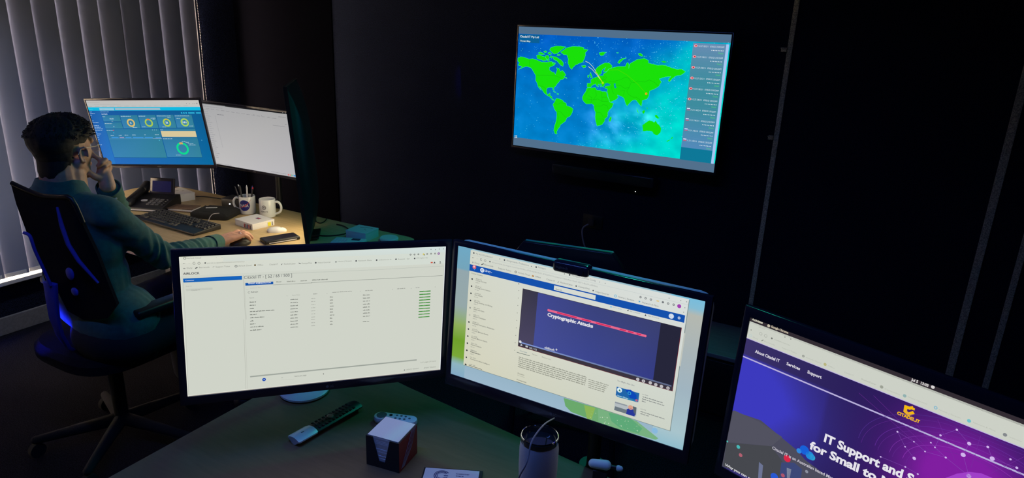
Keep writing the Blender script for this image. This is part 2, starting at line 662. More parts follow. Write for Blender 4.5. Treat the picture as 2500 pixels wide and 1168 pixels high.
# ------------------------------------------------------------------ the room
WX, TY = -4.08, 3.385          # window wall face, television wall face
struct('floor', MB().box((-.8, .6, -.05), (7.2, 6.2, .1)), 'floor')
struct('ceiling', MB().box((-.8, .6, 2.75), (7.2, 6.2, .1)), 'ceil')
struct('wall_back', MB().box((-.8, TY + .05, 1.35), (7.2, .1, 2.8)), 'wall')
struct('wall_front', MB().box((-.8, -2.45, 1.35), (7.2, .1, 2.8)), 'wall')
struct('wall_right', MB().box((2.75, .5, 1.35), (.1, 5.9, 2.8)), 'wall')
W0, W1, WZ0, WZ1 = -.30, 3.075, .285, 2.40
wl = MB()
wl.box((WX - .11, (W1 + TY) / 2 + .05, 1.35), (.22, TY - W1 + .1, 2.8))
wl.box((WX - .11, (W0 - 2.5) / 2, 1.35), (.22, W0 + 2.5, 2.8))
wl.box((WX - .11, (W0 + W1) / 2, WZ0 / 2), (.22, W1 - W0, WZ0))
wl.box((WX - .11, (W0 + W1) / 2, (WZ1 + 2.75) / 2), (.22, W1 - W0, 2.75 - WZ1))
struct('wall_left', wl, 'wall')
# window frame, sill and reveal
fr = MB()
for y in (W0 + .03, 1.4, W1 - .03):
    fr.box((WX - .17, y, (WZ0 + WZ1) / 2), (.05, .05, WZ1 - WZ0))
for z in (WZ0 + .025, WZ1 - .025):
    fr.box((WX - .17, (W0 + W1) / 2, z), (.05, W1 - W0, .05))
win = struct('window_1', fr, 'white_trim', bev=.003)
gl = MB().box((WX - .17, (W0 + W1) / 2, (WZ0 + WZ1) / 2), (.006, W1 - W0 - .08, WZ1 - WZ0 - .08)).build('pane', 'glass', win, smooth=False)
struct('trim_1', MB().box((WX - .070, (W0 + W1) / 2, WZ0 + .013), (.24, W1 - W0 - .004, .024)), 'white_trim', bev=.004)
struct('trim_2', MB().box((WX - .09, W1 - .008, 1.35), (.20, .016, WZ1 - WZ0 - .06)), 'white_trim', bev=.002)
struct('baseboard_left', MB().box((WX + .008, .5, .05), (.016, 5.6, .10)), 'greywood', bev=.003)
struct('trim_6', MB().box(((-4.08 + -3.193) / 2, TY - .004, 1.35), (4.08 + -3.193, .008, 2.7)), 'darkpanel')
# aluminium joints between the wall panels
for n_, (x, z0, wd) in enumerate(((-.474, 0, .022), (.406, 0, .030), (.546, 0, .024))):
    struct('trim_%d' % (n_ + 3), MB().box((x, TY - .004, (z0 + 2.7) / 2), (wd, .008, 2.7 - z0)), 'strip', bev=.0015)
for z, s in ((1.671, 0), (1.277, 1)):
    k = MB().box((-.497, TY - .012, z), (.022, .024, .018)).box((-.497, TY - .026, z + .006), (.026, .006, .006))
    tag(k.build('wall_clip', 'strip', None, bev=.002), ['small metal clip on the wall joint, the lower of two', 'small metal clip on the wall joint, the upper of two'][1 - s], 'clip', 'clips on the wall joint')

# vertical blinds
bl = thing('vertical_blind', 'grey fabric vertical blind drawn across the window', 'blind', (-4.02, 1.4, 2.36))
MB().box((0, 0, 0), (.05, 3.36, .04)).build('headrail', 'white', bl, bev=.004)
edges = [3.041, 2.935, 2.796, 2.674, 2.555, 2.419, 2.307, 2.189, 2.068, 1.950, 1.83]
while edges[-1] > -.2:
    edges.append(edges[-1] - .121)
rs_ = random.Random(3)
for i, y in enumerate(edges[1:]):
    # y = the edge nearest the window where the slat begins, the other edge swings into the room
    sm = MB()
    wd = edges[i] - y + .007
    an = math.radians(rs_.uniform(3.4, 6.2) if i else 7)
    if i in (4,):
        an = math.radians(1.5)
    zt, zb = -.03, .323 - 2.36 + rs_.uniform(-.002, .003)
    rows = []
    for q in range(9):
        t = q / 8
        dy = t * wd * math.cos(an)
        dx = t * wd * math.sin(an) + .0008 * math.sin(PI * t)
        rows.append((dx - .028, y - .0065 + dy - 1.4))
    v = [(a, b, zt) for a, b in rows] + [(a, b, zb) for a, b in rows]
    sm.add(v, [(k, k + 1, k + 10, k + 9) for k in range(8)])
    o = sm.build('slat', 'slat', bl, smooth=True)
    sm = MB().box((rows[4][0], rows[4][1], zb + .012), (.004, wd * .8, .022), -PI / 2 * 0 - an * 1.0).build('hem_weight', 'white', o, smooth=False)
ch = MB()
for k in range(190):
    ch.ell((.0, 3.052 - 1.4 + .0015 * math.sin(k * .11), -.05 - k * .0098), (.0022, .0022, .0026), n=6, m=4)
ch.build('bead_chain', 'greycable', bl)

# low dark cabinet at the foot of the television wall
lc = thing('low_cabinet', 'low black cabinet along the foot of the far wall', 'cabinet', (-.2, 3.16, 0))
MB().box((0, .0, .15), (1.10, .34, .30)).build('body', 'black', lc, bev=.004)
MB().box((0, -.005, .312), (1.14, .37, .022)).build('top', 'greywood', lc, bev=.004)
for x in (-.275, .275):
    d = MB().box((x, -.176, .15), (.53, .014, .27)).build('door', 'black', lc, bev=.002)
    MB().cap((x * .2, -.19, .11), (x * .2, -.19, .19), .004).build('handle', 'strip', d)

# ------------------------------------------------------------------ television
G1, G2, G3 = (1240, 50, 2.919), (1240, 80, 3.65), (1640, 80, 6.869)
G4 = (1640, 250, 6.489)
tvp = ((-1.2611, 3.2751, 1.4136), -.0409, .0287, .0034)
tv, S = monitor('television', 'wall-mounted television showing a green world map on a starry blue screen', tvp, 1.107, .623, side=.010, top=.010, bot=.014, depth=.045)
tv['category'] = 'television'
MB().box((0, .062, 0), (.30, .03, .22)).build('wall_bracket', 'black', tv, bev=.003)
S.base('52708c')
# nebula picture: colour grid
NX, NY = 132, 76
TL_, BR_ = S.L((1264, 81)), S.L((1742, 404))
xa, xb = -.5535, .5535
za, zb = .2755, -.2680
vs, cs, fs = [], [], []
for j in range(NY + 1):
    for i in range(NX + 1):
        u, v = i / NX, j / NY
        vs.append((xa + (xb - xa) * u, za + (zb - za) * v))
        n1 = noise.fractal(Vector((u * 5, v * 3, 1.3)), 1, 2, 5)
        n2 = noise.fractal(Vector((u * 16, v * 10, 7.3)), 1, 2, 4)
        band = (u * .95 + (v - .5) * .42 + n1 * .14)
        t = max(0, min(1, (band - .40) / .48))
        t = t * t * (3 - 2 * t)
        top = max(0, 1 - v * 2.2) * max(0, 1.05 - u)
        c0 = (0 + 10 * n2, 108 - 16 * top + 24 * v + 10 * n2, 198 + 8 * v + 14 * n2)
        c1 = (0, 214 + 22 * n2, 206 + 14 * n2)
        c = [c0[k] + (c1[k] - c0[k]) * t for k in range(3)]
        # pale dust cloud
        d = math.exp(-((u - .50) ** 2 / .010 + (v - .80) ** 2 / .030)) * (.5 + n2)
        d += .9 * math.exp(-((u - .66) ** 2 / .004 + (v - .68) ** 2 / .012)) * (.4 + n2)
        d = max(0, d)
        c = [c[0] + 70 * d, c[1] + 35 * d, c[2] + 45 * d]
        c = [max(0, min(255, q)) for q in c]
        cs.append(lin(c))
for j in range(NY):
    for i in range(NX):
        a = j * (NX + 1) + i
        fs.append((a, a + 1, a + NX + 2, a + NX + 1))
S.raw(vs, fs, cs, 0)
S.up()
# stars
rs_ = random.Random(11)
for k in range(2600):
    u, v = rs_.random(), rs_.random()
    dens = .12 + .75 * max(0, u - .35) * max(0, 1 - v * 1.6) * 2.2 + .9 * math.exp(-((u * .9 + v * .75 - 1.15) ** 2) / .012) * (v > .45) + .25 * (v < .25)
    if rs_.random() > dens:
        continue
    x, z = xa + (xb - xa) * u, za + (zb - za) * v
    r = rs_.choice((.0007, .0009, .0011, .0011, .0018)) * rs_.uniform(.8, 1.25)
    q = rs_.uniform(.45, 1)
    col = [int(120 * q), int(160 + 60 * q), int(225 + 30 * q)]
    a = rs_.uniform(0, .6)
    S.raw([(x + r * math.cos(a + t) * (1.6 if t in (0, PI) else .8), z + r * math.sin(a + t)) for t in (0, PI / 2, PI, 3 * PI / 2)], [(0, 1, 2, 3)], [lin(col)] * 4)
S.up()
S.o = G2
LAND, RIM = '1ae00a', '3cf59a'
lands = [
 [(90,225),(118,213),(150,220),(190,235),(225,232),(258,242),(300,262),(350,262),(392,256),(402,270),(425,268),(415,290),(372,308),(370,330),(392,348),(412,352),(425,374),(435,345),(440,330),(432,310),(455,318),(470,345),(488,335),(510,365),(518,380),(500,392),(522,398),(528,410),(505,402),(492,415),(470,418),(455,440),(440,455),(425,478),(408,492),(414,518),(402,508),(398,488),(370,488),(348,494),(344,530),(355,552),(378,536),(376,560),(392,568),(396,590),(415,598),(414,606),(392,594),(372,570),(345,556),(325,540),(310,515),(292,490),(282,478),(298,515),(272,485),(262,455),(246,420),(250,385),(228,345),(205,312),(165,300),(130,312),(95,330),(128,300),(92,290),(104,268),(88,252)],
 [(470,172),(500,152),(520,135),(575,122),(640,124),(680,132),(676,146),(716,150),(690,180),(694,200),(682,232),(668,262),(640,272),(600,290),(584,306),(570,328),(548,304),(536,270),(540,235),(528,200),(500,196),(486,184)],
 [(372,150),(385,132),(420,120),(470,118),(516,127),(492,145),(470,160),(440,185),(415,190),(395,176)],
 [(255,202),(280,194),(295,205),(335,216),(346,245),(318,250),(290,240),(262,232)],
 [(400,212),(430,215),(455,232),(480,248),(498,270),(492,300),(470,290),(452,268),(438,250),(405,235)],
 [(268,180),(290,172),(312,180),(330,192),(300,196),(285,190)],
 [(335,205),(360,200),(372,225),(352,240),(338,225)], [(378,205),(396,210),(392,228),(378,220)],
 [(355,180),(375,172),(392,190),(368,194)], [(318,165),(340,160),(350,172),(330,178)], [(398,262),(420,270),(410,282),(396,274)],
 [(355,235),(372,240),(366,252),(352,248)], [(445,190),(470,196),(455,206),(438,202)],
 [(430,585),(455,588),(488,600),(496,615),(520,628),(524,650),(560,662),(582,680),(575,710),(555,745),(525,760),(512,790),(496,802),(470,820),(466,838),(448,858),(435,885),(440,903),(420,900),(408,870),(416,830),(428,795),(436,740),(434,708),(410,672),(402,640),(416,618)],
 [(404,520),(425,528),(432,535),(412,530)], [(438,540),(455,545),(450,552),(438,548)],
 [(712,490),(745,492),(780,488),(790,510),(815,512),(838,524),(878,526),(886,560),(898,590),(910,618),(942,630),(930,662),(908,684),(893,705),(888,750),(866,765),(862,790),(838,822),(795,832),(782,790),(778,755),(780,710),(766,668),(768,648),(745,632),(700,637),(682,620),(668,602),(664,575),(676,548),(692,528),(700,500)],
 [(918,745),(925,758),(915,790),(904,795),(900,772)],
 [(706,486),(706,450),(742,448),(738,420),(760,405),(790,395),(812,385),(850,382),(852,366),(880,350),(900,322),(940,310),(985,300),(1048,300),(1060,268),(1072,266),(1080,290),(1076,318),(1085,280),(1098,268),(1150,240),(1215,228),(1255,248),(1250,268),(1330,290),(1400,290),(1440,305),(1500,325),(1550,325),(1584,348),(1545,378),(1498,385),(1462,412),(1440,440),(1428,425),(1452,390),(1400,395),(1350,410),(1368,440),(1345,478),(1310,500),(1262,520),(1258,560),(1240,592),(1198,605),(1192,655),(1172,640),(1150,612),(1140,600),(1112,602),(1085,628),(1062,655),(1046,622),(1036,585),(1010,566),(975,556),(984,572),(970,592),(932,612),(910,616),(895,575),(884,525),(888,500),(862,492),(868,478),(905,474),(880,466),(858,470),(850,488),(838,476),(830,455),(820,458),(836,480),(830,486),(808,458),(800,470),(812,482),(792,476),(782,456),(755,468),(740,486)],
 [(780,332),(798,308),(830,285),(868,268),(905,270),(930,296),(925,312),(900,325),(882,345),(852,350),(856,335),(872,308),(848,325),(832,345),(838,358),(820,375),(806,380),(798,362),(782,360)],
 [(738,352),(745,372),(755,398),(735,405),(742,388),(728,375)], [(712,378),(726,380),(722,398),(710,398)],
 [(655,295),(690,290),(698,304),(675,314)], [(812,178),(845,172),(880,174),(862,186),(855,200),(832,208),(820,195)],
 [(978,268),(992,245),(1022,228),(1058,224),(1022,244),(1002,262),(995,276)], [(1160,186),(1182,182),(1204,200),(1196,212),(1172,204)], [(1205,210),(1220,214),(1210,220)],
 [(1362,256),(1392,252),(1420,262),(1390,268)], [(966,178),(986,176),(982,184)],
 [(1198,825),(1232,800),(1262,782),(1290,790),(1304,800),(1318,782),(1330,808),(1352,828),(1366,858),(1358,892),(1330,916),(1302,905),(1285,880),(1240,874),(1204,880)],
 [(1308,738),(1325,732),(1350,762),(1335,766),(1318,756)], [(1195,705),(1214,688),(1224,700),(1210,725)], [(1148,668),(1156,690),(1168,722),(1152,700)], [(1238,660),(1246,672),(1240,684)],
 [(1466,926),(1470,940),(1448,952)], [(1446,952),(1440,962),(1418,972),(1412,966)],
]
def coast(p):
    r_ = random.Random(len(p) * 31 + int(p[0][0]))
    out_ = []
    for k in range(len(p)):
        a_, b_ = p[k], p[(k + 1) % len(p)]
        L_ = math.hypot(b_[0] - a_[0], b_[1] - a_[1])
        m_ = max(1, int(L_ / 7)) if len(p) > 6 else 1
        nx_, ny_ = -(b_[1] - a_[1]) / max(L_, 1), (b_[0] - a_[0]) / max(L_, 1)
        out_.append(a_)
        for q in range(1, m_):
            j_ = r_.uniform(-1.7, 1.7)
            out_.append((a_[0] + (b_[0] - a_[0]) * q / m_ + nx_ * j_, a_[1] + (b_[1] - a_[1]) * q / m_ + ny_ * j_))
    return out_
for p0_ in lands:
    p = coast(p0_)
    S.poly(p, LAND, RIM if min(q[0] for q in p) < 1180 and p[0][0] != 1198 else None, .0011)
    S.up(0)
S.up(2)
for p in ([(860,458),(885,446),(915,462),(905,474),(870,472)], [(945,455),(962,452),(958,470),(970,490),(952,496),(948,476)], [(560,1),(561,1),(561,2)]):
    if p[0][0] > 600:
        S.poly(p, '0a8cc0')
bc = '12a80c'
for l in ([(192,238),(192,300)], [(258,378),(410,380),(440,392),(470,398)], [(270,470),(310,478),(340,500)], [(415,620),(440,640),(470,625),(515,632)], [(440,700),(470,705),(500,740),(525,758)], [(436,708),(452,760),(440,800),(432,860)],
          [(730,495),(700,540),(690,560)], [(780,500),(790,560),(760,600)], [(838,524),(840,610)], [(700,590),(760,600),(800,590),(840,612),(890,612)], [(775,655),(830,655),(850,640),(885,650),(895,680)], [(780,705),(830,715),(850,752),(884,750)], [(790,770),(850,768),(862,790)], [(720,560),(750,580),(740,630)], [(842,575),(885,575)],
          [(900,432),(940,440),(975,425),(1005,420),(1050,395),(1075,405),(1100,440)], [(1100,440),(1130,445),(1155,430),(1220,440),(1260,420),(1310,445),(1345,478)], [(1100,440),(1080,490),(1060,520),(1075,550),(1115,575),(1145,575),(1180,600)], [(975,470),(1005,470),(1040,495),(1080,490)], [(1000,520),(1040,515),(1030,560)], [(840,420),(860,400),(852,382)], [(760,405),(780,430),(770,450)], [(790,395),(800,430),(830,440)], [(830,410),(870,420),(880,440)], [(868,385),(880,400),(860,420),(840,440)], [(925,480),(930,520),(945,545)]):
    S.line(l, .0010, bc)
S.up()
S.line([(880, 335), (980, 330), (1060, 375), (1160, 460), (1232, 543)], .0014, '58d800')
for q, col in (([(692,254),(725,270),(755,300),(785,345),(815,395),(845,445)], 'd8e8c0'), ([(718,302),(750,325),(790,370),(820,410),(848,450)], 'e8e4c8')):
    S.line(q[:4], .0022, col)
    S.line(q[3:], .0030, 'b8e020')
S.disc((846, 448), .006, 'a8e800')
S.disc((1233, 544), .006, 'd0b000')
S.up()
S.rect((1226, 536), (1241, 552), 'f0d020')
S.up()
S.rect((1229, 541), (1238, 549), 'd03018')
S.o = G1
S.k = 8
S.rect((84, 96), (226, 163), '0b5f96')
S.up()
S.text('Citadel IT Pty Ltd', (88, 120), (221, 125), 14, 'eef6f2', .012)
S.text('Threat Map', (87, 150), (161, 152), 11, 'd8e8ea', .01)
S.rect((48, 818), (68, 840), '1878a8')
S.up()
for a, b in ((50, 820), (60, 820), (50, 831), (60, 831)):
    S.rect((a, b), (a + 6, b + 7), 'f0f6fa')
S.rect((60, 829), (63, 832), 'f0f6fa')
# event list down the right side: columns built from photographed corners
S.k = 8
p_tl, p_br = S.L((1326, 160)), S.L((1455, 930))
x0, x1 = S.L((1322, 162))[0], S.L((1556, 180))[0]
ztop = S.L((1440, 165))[1]
zend = S.L((1340, 915))[1]
zlow = S.L((1335, 1005))[1]
n_ = 24
vs = [(x, ztop + (zend - ztop) * j / n_) for j in range(n_ + 1) for x in (x0, x1)]
def _pc(v):
    a, b, c = (104, 140, 178), (62, 140, 158), (84, 138, 186)
    if v < .35:
        t = v / .35
        return lin([a[k] + (b[k] - a[k]) * t for k in range(3)])
    if v < .6:
        return lin(b)
    t = (v - .6) / .4
    return lin([b[k] + (c[k] - b[k]) * t for k in range(3)])
cs = [_pc(j / n_) for j in range(n_ + 1) for x in (0, 1)]
S.raw(vs, [(2 * j, 2 * j + 1, 2 * j + 3, 2 * j + 2) for j in range(n_)], cs, 0)
S.raw([(x0, zend), (x1, zend), (x1, zlow), (x0, zlow)], [(0, 1, 2, 3)], '0e7898', 0)
xs0 = x1 + .0005
xs1 = xs0 + .0125
S.raw([(xs0, ztop), (xs1, ztop), (xs1, zlow), (xs0, zlow)], [(0, 1, 2, 3)], 'a9c4f0')
S.up()
rh = (zend - ztop) / 10
def ltxt(S, t, x, z, h, W, col, bold=0.0):
    v, f, a = glyphs(t, bold)
    S.raw([(x + q * W, z + r * h) for q, r in v], f, col)
for r in range(10):
    z = ztop + rh * r
    if r < 6:
        fx, fz = x0 + .013, z - .0125
        S.raw([(fx + .0085 * math.cos(t), fz + .0062 * math.sin(t)) for t in [2 * PI * k / 18 for k in range(18)]], [tuple(range(18))], 'e8a8b0')
        S.up()
        S.raw([(fx + .001 + .0042 * math.cos(t), fz + .0032 * math.sin(t)) for t in [2 * PI * k / 12 for k in range(12)]], [tuple(range(12))], 'd02838')
        S.up(-1)
        ip = '112.27.128.211'
    else:
        S.raw([(x0 + .006, z - .010), (x0 + .021, z - .010), (x0 + .021, z - .0065), (x0 + .006, z - .0065)], [(0, 1, 2, 3)], 'f4f4fa')
        S.raw([(x0 + .006, z - .0135), (x0 + .021, z - .0135), (x0 + .021, z - .010), (x0 + .006, z - .010)], [(0, 1, 2, 3)], '5878c8')
        S.raw([(x0 + .006, z - .017), (x0 + .021, z - .017), (x0 + .021, z - .0135), (x0 + .006, z - .0135)], [(0, 1, 2, 3)], 'c86878')
        ip = '31.211.148.214'
    ltxt(S, ip, x0 + .024, z - .0165, .0072, .047, 'd4e6f2')
    ltxt(S, '07/05/23 2:50:22AM', x0 + .079, z - .0165, .0072, .064, 'd8e8f4')
    for k in range(8):
        cx = x1 - .011 - k * .0072
        S.raw([(cx + .0019 * math.cos(t), z - .029 + .0019 * math.sin(t)) for t in [2 * PI * q / 10 for q in range(10)]], [tuple(range(10))], 'f2f8fc')
    ltxt(S, 'Details', x1 - .030, z - .0435, .0072, .0215, '58d070')
    S.raw([(x0, z), (x1, z), (x1, z - .0006), (x0, z - .0006)], [(0, 1, 2, 3)], '5c90b4')
S.build(tv)

# sound bar on the wall under the television
sb = thing('sound_bar', 'slim black sound bar mounted on the wall under the television', 'speaker', (-1.278, 3.30, 1.005))
MB().box((0, 0, 0), (.56, .075, .055)).build('body', 'blackgloss', sb, bev=.006)
MB().box((0, -.0385, -.002), (.53, .004, .042)).build('grille', 'felt', sb, bev=.001)
MB().box((0, .045, 0), (.12, .03, .03)).build('wall_bracket', 'black', sb)
# socket with a looping cable, tiny light under it
so = thing('wall_socket', 'black wall socket with a cable plug low on the far wall', 'socket', (-1.35, TY, .72))
MB().box((0, -.005, 0), (.115, .010, .075)).build('plate', 'black', so, bev=.003)
MB().box((.0, -.022, .0), (.035, .03, .035)).build('plug', 'blackrub', so, bev=.004)
tag(MB().tube([(-1.35, 3.32, .72), (-1.375, 3.30, .69), (-1.36, 3.31, .60), (-1.31, 3.32, .53), (-1.24, 3.32, .50), (-1.19, 3.32, .44), (-1.20, 3.31, .34), (-1.26, 3.32, .2)], .004, smooth=6).build('wall_cable', 'greycable', None), 'thin grey cable looping down the far wall from the socket', 'cable')
sn = thing('wall_sensor', 'tiny wall sensor with a pinpoint white light below the television', 'sensor', (-1.122, TY, .925))
MB().box((0, -.007, 0), (.03, .014, .03)).build('body', 'black', sn, bev=.004)
MB().cyl((0, -.0138, 0), (0, -.0155, 0), .0018, n=10).build('lamp', 'led', sn)

# ------------------------------------------------------------------ near desk, left monitor
A1, A2, A3 = (430, 590, 6.149), (760, 590, 6.149), (430, 780, 3.676)
mA, S = monitor('monitor', 'large near monitor on the left showing a white admin web page', ((-1.111, 1.1019, 1.0569), .8793, .0254, -.0444), .597, .336, side=.016, top=.016, bot=.021, back='white', logo=('LG', .012))
S.base('cfd3c8')
a, b = S.w / 2, S.h / 2
S.raw([(-a, b - .0155), (a, b - .0155), (a, b), (-a, b)], [(0, 1, 2, 3)], [lin('d2d6cc'), lin('d0dcd8'), lin('d2e0de'), lin('d8dacb')], 0)
S.up()
S.raw([(-a, b - .0445), (a, b - .0445), (a, b - .0155), (-a, b - .0155)], [(0, 1, 2, 3)], [lin('d4d6cb'), lin('d3dbd2'), lin('d3dbd2'), lin('d6d8cb')])
S.raw([(-a, b - .0155), (-a + .088, b - .0155), (-a + .088, b - .004), (-a, b - .004)], [(0, 1, 2, 3)], 'dadccf')
S.up()
for e, k in ((-a, -1), (a, 1)):
    S.raw([(e - .0012 if k > 0 else e, -b), (e if k > 0 else e + .0012, -b), (e if k > 0 else e + .0012, b), (e - .0012 if k > 0 else e, b)], [(0, 1, 2, 3)], 'eceee2' if k < 0 else 'f6faff')
S.raw([(-a, -b), (a, -b), (a, -b + .0016), (-a, -b + .0016)], [(0, 1, 2, 3)], '8a8680')
S.raw([(-a, -b + .0016), (a, -b + .0016), (a, -b + .003), (-a, -b + .003)], [(0, 1, 2, 3)], 'e6e6dc')
G = '7d8078'
S.o = A1
S.disc((130, 250), .0030, '75786f', .0020)
S.text('Airlock Cloud', (165, 262), (375, 256), 20, '8e9088')
S.text('x', (597, 244), (610, 243), 8, '55585a')
S.text('+', (680, 243), (698, 242), 10, '55585a')
S.text('<', (103, 340), (116, 339), 16, '666a68', .01)
S.line([(106, 332), (134, 330)], .0006, '666a68')
S.line([(188, 330), (206, 328)], .0006, 'b0b2a8')
S.disc((270, 326), .0028, '6a6d6b', .0021, a0=.6, a1=6)
S.disc((343, 326), .0028, '6a6d6b', .0021)
S.disc((437, 322), .0016, '45484a')
S.text('portal.au.appenforcement.com/tenancy', (470, 332), (1028, 308), 18, '969890')
for t, x0, x1, y0, y1 in (('Duty', 160, 245, 410, 405), ('Barracuda', 345, 500, 400, 394), ('Support Ticket', 595, 810, 391, 382), ('Airlock Cloud', 935, 1130, 376, 367), ('Office', 1222, 1308, 364, 360), ('Citadel IT', 1400, 1530, 356, 350), ('RocketCyber', 1620, 1795, 348, 342), ('KaseyaOne', 1885, 2040, 338, 331)):
    S.text(t, (x0, y0), (x1, y1), 22, '8a8c84')
S.line([(112, 405), (134, 404)], .0022, '9a9c94')
S.line([(290, 402), (318, 390)], .0018, '3c3e42')
S.line([(550, 385), (572, 375)], .0010, '8a8c84')
S.disc((900, 370), .0028, '4c5054', .0018)
S.rect((1172, 343), (1197, 366), '6a5c38')
S.line([(1578, 350), (1592, 335)], .0012, '55585a')
S.line([(1842, 322), (1866, 334)], .0016, '55585a')
S.text('AIRLOCK', (106, 500), (353, 487), 32, '33363c', .018)
S.rect((104, 557), (990, 572), '1660b4')
S.up(); S.rect((106, 590), (984, 530), '1464c2'); S.up(-1)
S.up(2)
S.text('Customer', (138, 594), (272, 588), 17, 'dce8f2', .012)
S.text('Search', (148, 680), (234, 676), 14, 'a8aaa2')
S.rect((150, 745), (545, 690), 'c4c8be')
S.up()
S.text('Citadel IT', (232, 738), (356, 732), 16, '84877f')
S.text('Citadel IT - [ 52 / 65 / 500 ]', (1020, 561), (1738, 531), 46, '565a5c')
S.rect((1040, 662), (1457, 600), '0c50a8')
S.up()
S.text('TENANT ADMINISTRATION', (1078, 641), (1422, 626), 20, 'f0f4f8', .012)
for x0, x1, y0, y1 in ((1503, 1585, 613, 609), (1662, 1788, 607, 600), (1866, 1962, 597, 592)):
    S.blur((x0, y0), (x1, y1), 16, '8a8d84')
S.disc((1095, 762), .0024, '6c6f6c', .0018, a0=.5, a1=5.8)
S.text('Refresh', (1125, 768), (1228, 763), 20, '5c5f5e', .01)
S.blur((1112, 704), (1275, 696), 10, 'b8bab2')
S.line([(1050, 724), (1084, 723)], .0004, 'a8aaa2')
S.text('Name', (1102, 852), (1170, 850), 12, '6c6f6a')
S.text('Start Date', (1742, 812), (1858, 806), 14, '8c8f88')
S.blur((2055, 792), (2115, 790), 12, '8c8f88')
S.blur((1660, 818), (1668, 812), 12, '8c8f88')
names = ['Citadel IT', 'Dental', 'Local', 'Corporate Infrastructure Company', 'Housing', 'Northern Builders', 'Retail', 'Private', 'Personal Contract', 'Robert Yates']
xs = [1105, 1105, 1107, 1108, 1110, 1112, None, None, None, None]
for i, (x1, y) in enumerate(((1200, 916), (1196, 964), (1168, 1012), (1478, 1058), (1210, 1104), (1322, 1150))):
    S.blur((xs[i], y), (x1, y - 5), 14, '50544f', i)
for i, y in enumerate((878, 924, 971, 1017, 1064, 1110, 1157)):
    S.blur((1715, y), (1828, y - 5), 14, '6a6d68', 20 + i)
    S.blur((2026, y - 18), (2088, y - 20), 12, 'a2a49c', 40 + i)
S.o = A2
for i, y in enumerate((836, 882, 927, 973, 1018, 1063, 1108, 1155)):
    S.blur((278, y + 4), (325 if i not in (3, 6) else 344, y + 2), 18, '85877f', 60 + i)
    S.blur((775, y - 25), (876, y - 30), 16, '7c7f78', 80 + i)
for x0, x1, y in ((28, 88, 792), (315, 608, 768), (808, 928, 742), (1288, 1408, 715), (1565, 1622, 698)):
    S.blur((x0, y), (x1, y - 8), 13, '94968f')
for x, y in ((236, 780), (733, 748), (1217, 718), (1497, 706), (1858, 682)):
    S.rect((x - 4, y - 8), (x + 4, y + 5), 'b0b2aa')
for i in range(10):
    y = 728 + i * 42.6
    q = -1.9 * i
    S.rect((1622 + q, y + 32), (1790 + q, y + 6), '3a8c34')
    S.up()
    S.blur((1680 + q, y + 22), (1730 + q, y + 18), 12, '78b870', i)
    S.up(-1)
for t, x0, x1, y0, y1 in (('https://portal', 98, 285, 325, 315), ('Home | Stream', 400, 605, 307, 299), ('Network Mana', 705, 905, 297, 289), ('welcome to th', 1012, 1200, 284, 274), ('Request - Ser', 1300, 1475, 273, 266), ('ETS Cyber Sec', 1580, 1750, 258, 251)):
    S.text(t, (x0, y0), (x1, y1), 18, '8a8c84')
S.rect((356, 315), (382, 292), '9aa09a')
for x, y in ((672, 290), (980, 278), (1270, 265), (1550, 253), (66, 318)):
    S.disc((x, y), .0019, '4a4d50')
for x, y in ((1488, 195), (1548, 194), (1606, 190), (1738, 186), (1796, 182), (1856, 180)):
    S.disc((x, y), .0021, '6a6e6e', .0008)
S.rect((1673, 178), (1692, 198), 'd8c860')
S.rect((1686, 192), (1702, 206), '6a7838')
S.disc((1911, 180), .0030, '8a4a98', .0010)
for x, y in ((1795, 116), (1862, 120), (1920, 112), (1981, 110)):
    S.disc((x, y), .0010, '55585a')
S.rect((1790, 325), (1822, 305), 'cc5844')
S.poly([(1830, 328), (1848, 300), (1864, 324)], '3c3c40')
S.disc((1933, 302), .0012, '3a3c40')
S.poly([(1916, 326), (1934, 312), (1952, 323)], '3a3c40')
S.line([(-1960, 640), (-700, 560), (0, 463), (1005, 421), (1990, 366)][2:], .0006, 'aab2aa')
S.o = A1
S.line([(1040, 514), (2030, 463)], .0006, 'aab2aa')
S.line([(1458, 650), (2040, 620)], .0009, '8c918a')
S.o = A2
S.line([(0, 616), (1966, 510)], .0010, '8c918a')
S.blur((10, 585), (246, 573), 16, '7c7f78')
S.line([(1986, 370), (1962, 1160)], .0005, 'b0b4ac')
S.o = A1
S.line([(1008, 505), (1040, 1168)], .0006, 'aaaca2')
S.line([(1022, 600), (1056, 1168)], .0006, 'bcbeb4')
S.line([(112, 612), (136, 1168)], .0006, 'b4b6ac')
S.o = A3
S.line([(607, 0), (626, 625)], .0006, 'aaaca2')
S.line([(620, 0), (639, 620)], .0006, 'bcbeb4')
S.line([(82, 0), (112, 680)], .0006, 'b4b6ac')
for i, (x1, y) in enumerate(((700, 18), (712, 46), (785, 73), (765, 102))):
    S.blur((664, y), (x1, y - 5), 8, '50544f', i + 5)
for i, y in enumerate((20, 48, 75)):
    S.blur((1026, y), (1094, y - 4), 8, '6a6d68', i)
    S.blur((1212, y - 15), (1248, y - 17), 7, 'a2a49c', i)
S.blur((1380, 22), (1404, 21), 9, '85877f')
S.blur((1380, 48), (1404, 47), 9, '85877f')
S.blur((1674, 24), (1732, 20), 8, '7c7f78')
S.line([(668, 514), (2155, 364)], .0034, '9ea49c')
S.disc((789, 540), .0042, '2450b0')
S.up(); S.text('1', (786, 545), (792, 544), 10, 'dce6f4'); S.up(-1)
S.text('10', (944, 528), (958, 527), 8, '7c7f78')
S.text('Items per page', (1064, 516), (1168, 506), 12, '6c6f6a')
S.line([(940, 545), (1060, 536)], .0004, 'b4b6ac')
S.poly([(1318, 481), (1328, 491), (1322, 492), (1320, 498)], '202224')
S.text('1 of 1 pages (10 items)', (2190, 392), (2332, 380), 11, '8c8f88')
S.disc((2048, 455), .0014, '40434a')
